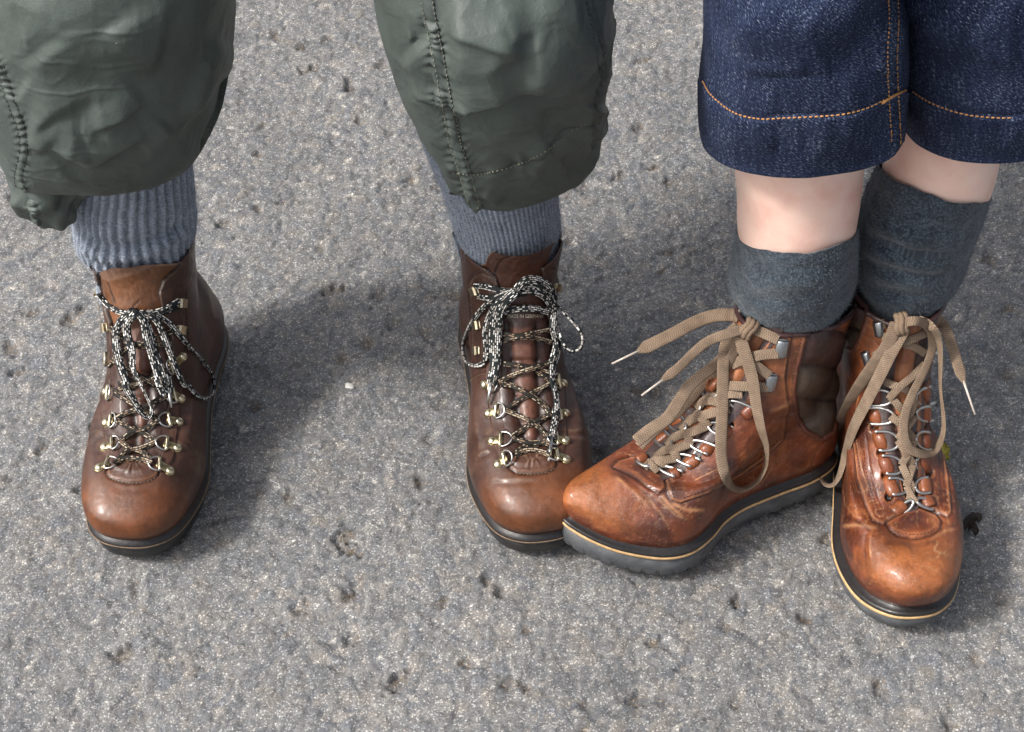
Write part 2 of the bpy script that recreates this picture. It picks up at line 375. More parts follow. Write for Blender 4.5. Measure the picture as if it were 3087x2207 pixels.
M = dict(
    ground=mat_ground(),
    choc=mat_leather('chocolate_leather', 1100, (.30, .50), .18, .14, .0002, .45),
    tan=mat_leather('tan_leather', 620, (.30, .55), .5, .32, .0004, .5),
    pad=mat_leather('dark_padded_leather', 520, (.34, .5), .2, .1, .0004),
    brass=mat_plain('worn_brass', (.62, .54, .38), .3, 1, .0003, 500, .25),
    bronze=mat_plain('dull_bronze', (.33, .27, .15), .36, 1, .0003, 400, .35),
    steel=mat_plain('bright_steel', (.50, .495, .48), .34, 1, .0001, 300, .12),
    hook=mat_plain('brushed_steel', (.36, .37, .375), .36, 1, .0002, 600, .2),
    black=mat_rubber('black_rubber', (.014, .014, .015), (.05, .048, .045)),
    grey=mat_rubber('grey_rubber', (.058, .061, .066), (.115, .12, .125)),
    rand=mat_plain('black_welt', (.014, .012, .012), .42, 0, .0004, 260, .4, coat=.1),
    midsole=mat_plain('tan_midsole', (.50, .32, .15), .55, 0, .0003, 200, .3),
    orange_mid=mat_plain('stained_midsole', (.36, .16, .06), .55, 0, .0003, 200, .3),
    thread=mat_plain('dark_thread', (.05, .03, .02), .8, 0, None, 300, .3),
    tanthread=mat_plain('tan_thread', (.19, .125, .075), .8, 0, None, 300, .3),
    orange=mat_plain('orange_thread', (.42, .20, .07), .75, 0, None, 300, .3),
    black_thread=mat_plain('black_thread', (.008, .010, .010), .8, 0, None, 300, .3),
    olive_thread=mat_plain('olive_thread', (.22, .215, .16), .8, 0, None, 300, .3),
    nylon=mat_nylon(), denim=mat_denim(),
    wool=mat_knit('blue_grey_wool', (.095, .112, .145), (.215, .25, .31), (.42, .465, .54), .0007, .35),
    slate=mat_knit('slate_wool', (.014, .019, .027), (.040, .053, .069), (.125, .152, .18), .0012, .25),
    fuzz=mat_plain('wool_fibre', (.30, .335, .40), .9, 0, None, 100, .1, spec=.1),
    fuzz_dark=mat_plain('slate_fibre', (.10, .125, .145), .9, 0, None, 100, .1, spec=.1),
    fleck=mat_fleck('flecked_cord', (.92, .91, .87), (.30, .26, .22), (.010, .013, .014)),
    fleck2=mat_fleck('soiled_flecked_cord', (.52, .43, .31), (.20, .12, .07), (.016, .013, .010)),
    taupe=mat_flat_lace(), skin=mat_skin(),
    aglet=mat_plain('clear_aglet', (.48, .42, .36), .3, .0, None, 300, .1, coat=.4),
    gilt=mat_plain('stamped_gilt', (.50, .42, .32), .5, .2),
    dark=mat_plain('jacket_cloth', (.05, .055, .06), .8),
    leaf=mat_plain('withered_leaf', (.022, .015, .010), .7, 0, .001, 200, .5),
    yleaf=mat_plain('yellow_leaf', (.42, .36, .06), .6, 0, .0006, 200, .3),
    pale=mat_plain('pale_stone', (.62, .60, .55), .8, 0, .0006, 300, .2),
)

# ------------------------------------------------------------------ ground: one sheet, fine where the camera looks, coarse to the horizon
def axis(a, b, step, far):
    n = int((b - a) / step); core = np.linspace(a, b, n + 1); out = [b]; d = step
    lo = []; hi = []
    x = b
    while x < far: d *= 1.22; x += d; hi.append(x)
    d = step; x = a
    while x > -far: d *= 1.22; x -= d; lo.append(x)
    return np.r_[lo[::-1], core, hi]
gx = axis(-.80, .84, .00215, 60); gyy = axis(-.48, .80, .00215, 60)
GX, GY = np.meshgrid(gx, gyy)
core = (abs(GX) < .98) & (GY > -.54) & (GY < .88)
P2 = np.stack([GX, GY], -1)
wx = GX + .0022 * vn(P2, 230, 3) + .004 * vn(P2, 60, 9); wy = GY + .0022 * vn(P2, 230, 4) + .004 * vn(P2, 60, 10)
a1, b1, c1, dx1, dy1 = voro(wx, wy, .0125, 11)
a2, b2, c2, _, _ = voro(wx + .003, wy, .0058, 31)
coarse = fbm(P2, 26, 3, 61); tone = fbm(P2, 7, 3, 77); n3 = vn(P2, 420, 5); n4 = fbm(P2, 170, 3, 15)
stone = (c1 > .42)                                     # a visible larger stone
H = .0009 * coarse + .00028 * n3 + .0007 * n4
top = sm(.02, .22, b1)
H += np.where(stone, (.0007 + .0012 * np.modf(c1 * 37)[0]) * top, -.0002)
H += np.where(stone, (dx1 * (np.modf(c1 * 91)[0] - .5) + dy1 * (np.modf(c1 * 53)[0] - .5)) * .16 * top, 0)
H += np.where(stone, .25, 1.0) * .0010 * sm(.0, .35, b2) * (.3 + c2)
# crevices and lost stones
pit = np.zeros_like(H)
a3, b3_, c3, dx3, dy3 = voro(wx * 1.1 + .1, wy + .2, .034, 71)
pit += np.where(c3 > .84, sm(.30, .10, a3 + .10 * n4) * (.0022 + .0030 * np.modf(c3 * 17)[0]), 0)
a4, b4_, c4, _, _ = voro(wx, wy * 1.2, .013, 93)
pit += np.where(c4 > .90, sm(.26, .10, a4 + .12 * n4) * .0010, 0)
cr1 = abs(vn(P2 + .01 * np.stack([n4, n4], -1), 55, 41)); pit += sm(.06, .0, cr1) * .0022 * sm(.1, .5, vn(P2, 30, 45))
# pits seen in the photograph: position, half length, half width (m), turn, depth
for (px, py, l, wd, ang, dep) in [(1046, 1612, .012, .0075, 55, .0055), (1062, 1655, .010, .006, -25, .005), (918, 1822, .008, .006, 15, .0045), (1466, 1742, .0055, .004, 70, .005), (1512, 1778, .006, .004, 55, .005),
        (372, 1968, .008, .006, 20, .005), (1200, 2052, .012, .006, 48, .006), (1068, 1925, .007, .005, 20, .004), (1985, 1937, .009, .005, -30, .0045), (1580, 2063, .007, .005, -40, .0045), (1930, 2105, .009, .006, 10, .0045),
        (2222, 1812, .007, .0045, 75, .006), (946, 203, .007, .006, 0, .005), (1056, 262, .006, .006, 0, .006), (1012, 870, .010, .006, 30, .006), (1060, 1790, .010, .005, 40, .004),
        (1943, 178, .010, .004, 20, .005), (2018, 760, .008, .004, 25, .004), (1330, 560, .010, .004, 10, .003), (2015, 545, .008, .005, 20, .004), (676, 670, .007, .006, 0, .004), (1870, 530, .008, .005, 40, .005), (1760, 560, .008, .005, 10, .004), (1975, 500, .007, .004, 30, .005), (660, 1560, .012, .004, 35, .004), (120, 1355, .010, .004, 50, .004),
        (60, 1120, .010, .004, 30, .004), (100, 940, .009, .005, 20, .004), (240, 935, .010, .004, 60, .004), (780, 1480, .008, .004, 30, .003), (2060, 2010, .008, .003, 20, .003)]:
    q = gz(px, py); r = math.radians(ang); ux = (GX - q[0]) * math.cos(r) + (GY - q[1]) * math.sin(r); uy = -(GX - q[0]) * math.sin(r) + (GY - q[1]) * math.cos(r)
    e = np.hypot(ux / l, uy / wd) / 1.3 + .55 * n4 + .25 * n3
    pit = np.maximum(pit, sm(1.05, .55, e) * dep)
H -= pit
edge = np.where(core, 1, .0); H = H * edge
# albedo of stones, binder, dust
base = np.array([.155, .155, .158]); cols = np.ones(H.shape + (3,)) * base
pal = np.array([[.162, .162, .163], [.125, .131, .143], [.185, .183, .178], [.190, .176, .162], [.112, .115, .121], [.205, .20, .194], [.158, .155, .153], [.138, .141, .147]])
pc = pal[(np.modf(c1 * 997)[0] * len(pal)).astype(int)]
cols = np.where((stone & (b1 > .06))[..., None], pc, cols)
pc2 = pal[(np.modf(c2 * 613)[0] * len(pal)).astype(int)]
cols = mix(cols, pc2, np.where(stone, .35, .7)[..., None])
cols = np.where((np.modf(c1 * 311)[0] > .984)[..., None] & (b1 > .1)[..., None], np.array([.225, .212, .198]), cols)
cols = np.where((np.modf(c2 * 411)[0] > .988)[..., None] & (b2 > .1)[..., None], np.array([.30, .285, .265]), cols)
cols *= (1 + .12 * tone + .10 * coarse)[..., None] * (.90 + .22 * sm(-.6, .8, n3))[..., None]
dustm = sm(.0006, .0035, pit) * sm(-.4, .5, n3 + n4); cols = mix(cols, np.array([.125, .102, .080]), (dustm * .9)[..., None])
dust2 = sm(.1, .6, fbm(P2, 90, 3, 131)) * .14; cols = mix(cols, np.array([.195, .178, .158]), dust2[..., None])
gro = mesh_obj('ground', np.stack([GX, GY, H - .0016], -1), gridF(len(gyy), len(gx)), M['ground'], cols=cols)
tag(gro, kind='structure')
def ground_h(x, y):
    i = np.clip(np.searchsorted(gx, x), 0, len(gx) - 1); j = np.clip(np.searchsorted(gyy, y), 0, len(gyy) - 1); return H[j, i] - .0016

# ------------------------------------------------------------------ boots
FOOT = dict(
 square=[(0.0,1.0),(.42,.985),(.73,.93),(.94,.82),(1.02,.70),(.93,.55),(.80,.40),(.70,.25),(.66,.12),(.42,.02),(0,0),(-.42,.02),(-.62,.12),(-.62,.25),(-.66,.40),(-.82,.55),(-.98,.70),(-.93,.82),(-.74,.93),(-.42,.985)],
 turned=[(.25,1.0),(.55,.97),(.80,.90),(.97,.80),(1.02,.68),(.93,.55),(.80,.40),(.70,.25),(.66,.12),(.42,.02),(0,0),(-.42,.02),(-.61,.12),(-.60,.25),(-.61,.40),(-.74,.50),(-.98,.58),(-1.12,.66),(-1.07,.73),(-.88,.80),(-.50,.90),(-.05,.975)],
 round=[(-.12,1.0),(.25,.985),(.62,.92),(.92,.80),(1.02,.68),(.93,.55),(.80,.40),(.70,.25),(.66,.12),(.42,.02),(0,0),(-.42,.02),(-.62,.12),(-.60,.25),(-.60,.40),(-.78,.55),(-.98,.70),(-.96,.82),(-.80,.92),(-.48,.985)])
RING_LOW = [(.030,.283,.030,.003,.0500,0),(.040,.286,.042,-.001,.0525,0),(.054,.282,.056,-.003,.0520,0),(.065,.268,.066,-.002,.0495,.04),(.071,.247,.076,.000,.0470,.12),(.075,.222,.086,.002,.0440,.28),
 (.083,.195,.098,.004,.0415,.5),(.101,.166,.112,.006,.0400,.7),(.124,.145,.128,.006,.0405,.85),(.148,.130,.145,.004,.0420,.95),(.168,.122,.160,.001,.0450,1)]
RING_HIGH = [(.030,.283,.030,.003,.0500,0),(.040,.288,.042,-.001,.0525,0),(.057,.287,.056,-.003,.0525,0),(.071,.274,.066,-.002,.0505,.04),(.077,.250,.076,.000,.0480,.12),(.076,.222,.086,.002,.0440,.28),
 (.082,.193,.098,.004,.0405,.5),(.100,.168,.115,.006,.0395,.7),(.126,.147,.138,.008,.0395,.85),(.162,.132,.165,.006,.0405,.95),(.198,.122,.192,.001,.0430,1)]
RING_THIN = list(RING_HIGH)
RING_HIGH = [(a_ + .009, b_, c_ + .009, d_, e_, f_) for a_, b_, c_, d_, e_, f_ in RING_HIGH]      # thick lugged sole
RING_TURNED = [(a_, b_ - (.0, .0025, .0060, .0105, .011, .007, .002, 0, 0, 0, 0)[i_], c_, d_, e_ * (.99, .955, .94, .93, .95, .97, 1, 1, 1, 1, 1)[i_], f_) for i_, (a_, b_, c_, d_, e_, f_) in enumerate(RING_HIGH)]
LB = .285
class Boot: pass
def outline(kind, side, n, front=1.7):
    o = cr(FOOT[kind], 2400, True) * [side, 1]
    d = np.r_[0, np.cumsum(np.hypot(*(np.diff(np.vstack([o, o[:1]]), axis=0) * [.05, .285]).T))]
    wgt = np.where(o[:, 1] > .35, front, 1.0); c = np.r_[0, np.cumsum(np.diff(d) * wgt)]
    s = np.arange(n) / n * c[-1]
    return np.stack([np.interp(s, c, np.r_[o[:, k], o[0, k]]) for k in (0, 1)], 1)
def place(B, G):
    v = B.v; G = np.array(G, float); y = G[..., 1].copy()
    u = np.clip((y / LB - .70) / .30, 0, 1.2); G[..., 2] += B.ts * u * u
    G[..., 0] += v[6] * np.clip(G[..., 2] - .05, 0, 1); G[..., 1] += v[7] * np.clip(G[..., 2] - .08, 0, 1)
    G[..., 2] += getattr(B, 'roll', 0) * np.clip(.048 - G[..., 0] * B.side, 0, .2)
    G *= v[3]; G[..., 1] -= LB * v[3]
    a = v[2]; f = (math.sin(a), -math.cos(a)); r = (-math.cos(a), -math.sin(a))
    W = G.copy(); W[..., 0] = v[0] + G[..., 0] * r[0] + G[..., 1] * f[0]; W[..., 1] = v[1] + G[..., 0] * r[1] + G[..., 1] * f[1]
    return W
def make_boot(v, kind, side, rings, ts, label, group, roll=0, N=450, K=190):
    B = Boot(); B.v = v; B.ts = ts; B.kind = kind; B.side = side; B.roll = roll
    o = outline(kind, side, N); B.o = o
    th = np.arctan2(o[:, 0] * .05 / .1425, (o[:, 1] - .5) * 2); el = np.stack([np.sin(th), (np.cos(th) + 1) / 2], 1)
    hs, ws = v[5], v[4]; rr = []
    ext = rings + [(rings[-1][0] + .024, rings[-1][1] + .004, rings[-1][2] + .02, rings[-1][3], rings[-1][4], 1)]
    for i, (zf, yf, zb, yb, wd, t) in enumerate(ext):
        if i > 3: zf *= hs; zb *= hs
        q = o * (1 - t) + el * t; u = q[:, 1]
        rr.append(np.stack([q[:, 0] * wd * ws, yb + (yf - yb) * u, zb + (zf - zb) * (u * u * (3 - 2 * u))], 1))
    rr = np.array(rr); R0 = cr(rr, 1500); d = np.r_[0, np.cumsum(np.linalg.norm(np.diff(R0, axis=0), axis=2)[:, ::8].mean(1))]
    ki = np.interp(np.linspace(0, d[-1], K), d, np.arange(1500)); i0 = np.minimum(ki.astype(int), 1498); fr = (ki - i0)[:, None, None]
    G = R0[i0] * (1 - fr) + R0[i0 + 1] * fr
    B.G = G; B.kc = int(round(np.interp(d[int(1500 * (len(rings) - 1) / len(rings))], np.linspace(0, d[-1], K), np.arange(K))))
    B.W = place(B, G); B.n = gridN(B.W); 
    if (B.n[40, :, 2].mean() + (B.n[5] * (B.W[5] - B.W[5].mean(0))).sum(-1).mean()) < 0: B.n = -B.n; B.flip = True
    else: B.flip = False
    B.P = pj(B.W); B.vis = (B.n * (CAM - B.W)).sum(-1) > 0
    B.u = G[..., 1] / LB; B.K, B.N = K, N
    B.D = np.zeros((K, N)); B.C = np.zeros((K, N, 3))
    c = B.W[0].mean(0); B.root = empty('hiking_boot', (c[0], c[1], 0), label, 'boot', group)
    return B
def bump_line(B, line, width, depth, col=None, colw=None, taper=True, side_only=True):
    """groove (depth<0) or ridge along a line drawn in photograph pixels, on the boot's surface facing it"""
    d, p, s, L = segdist(B.P, line); m = np.exp(-(d / width) ** 2) * (B.vis if side_only else 1)
    if taper: m = m * sm(0, .12, p) * sm(0, .12, 1 - p)
    B.D += depth * m
    if col is not None: B.C = mix(B.C, np.array(col), (np.exp(-(d / (colw or width)) ** 2) * B.vis * sm(0, .15, p) * sm(0, .15, 1 - p) * (.45 + .35 * vn(B.P, .03, 3)))[..., None])
    return d, p, s
def stitches(mb, bvh, line, r=.0004, step=.0042, fill=.62, off=.0005):
    pts = resample([hitp(bvh, *p, off) for p in smooth_line(line, 80)], .0006)
    n = int(fill * step / .0006); k = max(1, int(step / .0006)); i = 0
    while i + n < len(pts): mb.tube(pts[i:i + n:2] if n > 4 else pts[i:i + n], r, 5); i += k
def hitp(bvh, px, py, off=0.0):
    h = hit(bvh, px, py); return h[0] + h[1] * off
def miss(bvhs, px, py):
    d = Vector(ray(px, py)); return all(b.ray_cast(Vector(CAM), d)[0] is None for b in bvhs)
def hit(bvhs, px, py):
    d = Vector(ray(px, py)); best = None
    for b in (bvhs if isinstance(bvhs, (list, tuple)) else [bvhs]):
        loc, nn, idx, dist = b.ray_cast(Vector(CAM), d)
        if loc is not None and (best is None or dist < best[2]): best = (np.array(loc), np.array(nn), dist)
    if best is None:
        q = gz(px, py); best = (q, np.array([0, 0, 1.0]), np.linalg.norm(q - CAM))
    if best[1] @ np.array(d) > 0: best = (best[0], -best[1], best[2])
    return best
def bvh_of(V, F):
    return BVHTree.FromPolygons([tuple(v) for v in np.asarray(V).reshape(-1, 3)], [tuple(int(i) for i in f) for f in F])

def sole(B, rows, mats, lug=None):
    """rows: list of (name, material, [(outset, z), ...]) stacked rings round the foot outline"""
    N = 900; o = outline(B.kind, B.side, N, 1.3); ws = B.v[4]; G0 = np.stack([o[:, 0] * .0500 * ws, .003 + .280 * o[:, 1], np.zeros(N)], 1)
    tn = nrm(np.roll(G0, -1, 0) - np.roll(G0, 1, 0)); nn = np.stack([tn[:, 1], -tn[:, 0], 0 * tn[:, 0]], 1)
    if (nn * (G0 - G0.mean(0))).sum() < 0: nn = -nn
    s = np.r_[0, np.cumsum(np.linalg.norm(np.diff(G0, axis=0), axis=1))]
    obs = []
    for name, mat, prof in rows:
        V = []
        for (off, z) in prof:
            q = G0 + nn * off; q[:, 2] = z
            if lug and name == 'outsole' and z < lug[2]:
                t = ((s / lug[0]) % 1.0); g = sm(.02, .10, abs(t - .5) * 2 - lug[1]) * ((o[:, 1] > .42) | (o[:, 1] < .30))
                q -= nn * (.0030 * (1 - g))[:, None]
                q[:, 2] = z + (1 - g) * .002
            V.append(q)
        V = place(B, np.array(V)); k = len(V)
        F = [tuple(f) for f in gridF(k, N, True)]; F.append(tuple(range((k - 1) * N, k * N))); F.append(tuple(range(N))[::-1])
        obs.append(mesh_obj(name, V, F, mat, B.root))
    return obs

def finish_upper(B, cols, mat, name='upper', keep=None, extra=0.0, rim=.0022):
    """displace, cut at the collar line and give the top edge a turned-in lip"""
    W = B.W + B.n * (B.D + extra)[..., None]; K = B.kc
    Wc = W[:K + 1]; inn = Wc[-1] - B.n[K] * rim; inner = [Wc[-1] - B.n[K] * rim * .5 + np.array([0, 0, .0009]), inn, inn - np.array([0, 0, .006]) , inn - np.array([0, 0, .03]) - B.n[K] * .001]
    V = np.concatenate([Wc, np.array(inner)]); C = np.concatenate([cols[:K + 1], np.repeat(cols[K][None], 4, 0) * .8])
    F = gridF(len(V), B.N, True)
    if B.flip: F = F[:, ::-1]
    B.Wd = W
    o = mesh_obj(name, V, F, mat, B.root, cols=C); B.bvh_upper = bvh_of(W[:K + 1], gridF(K + 1, B.N, True))
    return o
def patch(B, mask, D, cols, mat, name, parent=None, kmax=None):
    """a separate leather piece cut from the boot's own surface grid; mask over vertices"""
    W = B.W + B.n * D[..., None]; K, N = B.K, B.N
    m = mask.copy(); F = gridF(K, N, True); F = F[m.ravel()[F].all(1)]
    if B.flip: F = F[:, ::-1]
    ids, inv = np.unique(F, return_inverse=True); V = W.reshape(-1, 3)[ids]; nn = B.n.reshape(-1, 3)[ids]; Fq = inv.reshape(F.shape)
    o = mesh_obj(name, V, Fq, mat, parent or B.root, cols=cols.reshape(-1, 3)[ids]); 
    return o, bvh_of(V, Fq)

def lace(name, bvhs, pts, width, thick, mat, parent, step=.0016, minoff=.0012, twist=None, noclamp=False, vis=True, end=None):
    """a cord or ribbon through points (px, py, height over the surface | None to hang free)"""
    H = []; 
    for p in pts:
        if len(p) > 2 and isinstance(p[2], str): H.append((p[0], p[1], None, float(p[2])))
        elif miss(bvhs, p[0], p[1]): H.append((p[0], p[1], None, .004))
        else:
            h = hit(bvhs, p[0], p[1]); off = p[2] if len(p) > 2 else .002
            H.append((p[0], p[1], np.linalg.norm(h[0] - CAM) - off, None))
    n = max(24, int(8 * len(H)))
    xy = cr([(h[0], h[1]) for h in H], n * 4); ts = np.arange(len(H), dtype=float); known = [(i, h[2]) for i, h in enumerate(H) if h[2] is not None]
    ki = np.array([k[0] for k in known], float); kd = np.array([k[1] for k in known]); dep = np.interp(ts, ki, kd)
    for i, h in enumerate(H):
        if h[3] is not None: dep[i] -= h[3]
    dd = cr(dep[:, None], n * 4)[:, 0]
    R = np.array([ray(x, y) for x, y in xy])
    if not noclamp:
        for _ in range(3):
            lim = []
            for (x, y), t in zip(xy, dd):
                h = None
                dv = Vector(ray(x, y))
                for b in bvhs:
                    loc, nn, idx, dist = b.ray_cast(Vector(CAM), dv)
                    if loc is not None and (h is None or dist < h): h = dist
                lim.append(9 if h is None else h - minoff)
            dd = np.minimum(dd, np.array(lim)); q = np.pad(dd, 6, mode='edge'); dd = np.convolve(q, np.ones(13) / 13, 'valid')
            break
        dd = np.minimum(dd, np.array(lim))
    C = resample(CAM + R * dd[:, None], step); m = len(C)
    q = np.pad(C, ((2, 2), (0, 0)), mode='edge'); C[1:-1] = np.stack([np.convolve(q[:, k], np.ones(5) / 5, 'valid') for k in range(3)], 1)[1:-1]
    T = nrm(np.gradient(C, axis=0)); view = nrm(CAM - C)
    X = nrm(np.cross(T, view)); Nn = np.cross(X, T)
    if twist is not None:
        a = np.interp(np.linspace(0, 1, m), np.linspace(0, 1, len(twist)), np.radians(twist)); c_, s_ = np.cos(a)[:, None], np.sin(a)[:, None]
        X, Nn = X * c_ + Nn * s_, Nn * c_ - X * s_
    wv = np.full(m, width / 2.)
    if end: wv[-6:] *= np.linspace(1, .35, 6)
    ang = np.array([0, 35, 65, 90, 115, 145, 180, 215, 245, 270, 295, 325]) * math.pi / 180; k = len(ang)
    cx = np.sign(np.cos(ang)) * np.abs(np.cos(ang)) ** .75; cy = np.sin(ang)
    V = C[:, None] + X[:, None] * (cx[None, :] * wv[:, None])[..., None] + Nn[:, None] * (cy * thick / 2)[None, :, None]
    V = np.concatenate([V, V[:, :1]], 1); s = np.r_[0, np.cumsum(np.linalg.norm(np.diff(C, axis=0), axis=1))]
    off = rng.random() * .05
    U = np.stack([np.repeat(s[:, None] + off, k + 1, 1), np.repeat((cx * width / 2)[None, :], m, 0)[:, list(range(k)) + [0]] + .2], -1)
    F = gridF(m, k + 1)
    o = mesh_obj(name, V, F, mat, parent, uv=U)
    return o, C
def aglet(C, r, L, parent, mat, direction=None):
    d = nrm(C[-1] - C[-4]) if direction is None else direction
    mb = MB(); mb.tube([C[-1] - d * .002, C[-1] + d * L * .5, C[-1] + d * L], [r, r * .95, r * .8], 8); return mb.build('aglet', mat, parent)

def dring(B, bvhs, riv, bar, tip, mat_plate, big=1.0):
    """leather-backed plate with rivet, hinge barrel and D-ring, lying on the facing"""
    hb = hit(bvhs, *bar); hr = hit(bvhs, *riv) if riv else None; ht = hit(bvhs, *tip)
    n = hb[1]
    X = nrm((ht[0] - hb[0]) - n * ((ht[0] - hb[0]) @ n)); Y = np.cross(n, X)
    mb = MB()
    if riv:
        n2 = nrm(hr[1] + n); X2 = nrm((hb[0] - hr[0]) - n2 * ((hb[0] - hr[0]) @ n2)); Y2 = np.cross(n2, X2)
        L = np.linalg.norm(hb[0] - hr[0]); c = (hb[0] + hr[0]) / 2 + n2 * .0006
        mb.rbox(c, X2, Y2, n2, L / 2 + .0028, .0036, .0007, .0012); mb.dome(hr[0] + n2 * .0002, n2, .0044, .0013, 14, 3)
    else:
        mb.rbox(hb[0] - X * .003 + n * .0006, X, Y, n, .004, .0034, .0007, .001)
    o = mb.build('eyelet', mat_plate, B.root)
    if riv:
        r = MB(); r.dome(hr[0] + n2 * .0012, n2, .0036, .0020, 14, 5); r.build('rivet', M['brass'], o)
    b = MB(); b.tube([hb[0] + n * .0016 + Y * t for t in np.linspace(-.0062, .0062, 6)], .0017, 8); b.build('hinge_barrel', M['brass'], o)
    R = np.linalg.norm(ht[0] - hb[0]); a = np.linspace(-math.pi / 2, math.pi / 2, 17)
    pts = [hb[0] + n * (.0018 + .0012 * math.cos(t)) + X * (max(R, .006) * math.cos(t) ** .8 if math.cos(t) > 0 else 0) + Y * .0066 * math.sin(t) for t in a]
    g = MB(); g.tube(pts, .00085, 7); g.build('ring', M['steel'], o)
    return pts[8]
def lace_hook(B, bvhs, p, toward, mat, size=.0038):
    h = hit(bvhs, *p); t = hit(bvhs, *toward); n = h[1]; X = nrm((p_ := (t[0] - h[0])) - n * (p_ @ n)); Y = np.cross(n, X)
    mb = MB(); mb.rbox(h[0] + n * .0006, X, Y, n, size * 1.2, size, .0007, .001)
    prof = [(size * 1.1, .0008), (size * 1.4, .002), (size * 1.25, .0040), (size * .5, .0050), (-size * .6, .0046), (-size * 1.1, .0036)]
    V = []; 
    for (a, b) in prof:
        for s_ in (-1, 1): V.append(h[0] + X * a + n * b + Y * s_ * size * .95)
    for (a, b) in prof:
        for s_ in (-1, 1): V.append(h[0] + X * a * .9 + n * (b - .0009) + Y * s_ * size * .95)
    k = len(prof); F = [(2 * i, 2 * i + 1, 2 * i + 3, 2 * i + 2) for i in range(k - 1)] + [(2 * k + 2 * i, 2 * k + 2 * i + 2, 2 * k + 2 * i + 3, 2 * k + 2 * i + 1) for i in range(k - 1)]
    for s_ in (0, 1): F += [(2 * i + s_, 2 * i + 2 + s_, 2 * k + 2 * i + 2 + s_, 2 * k + 2 * i + s_) for i in range(k - 1)]
    F += [(0, 1, 2 * k + 1, 2 * k), (2 * k - 2, 2 * k - 1, 4 * k - 1, 4 * k - 2)]
    mb.add(V, F); mb.dome(h[0] - X * size * .1 + n * .001, n, size * .6, .0012, 10, 3)
    mb.build('lace_hook', mat, B.root, smooth=False)

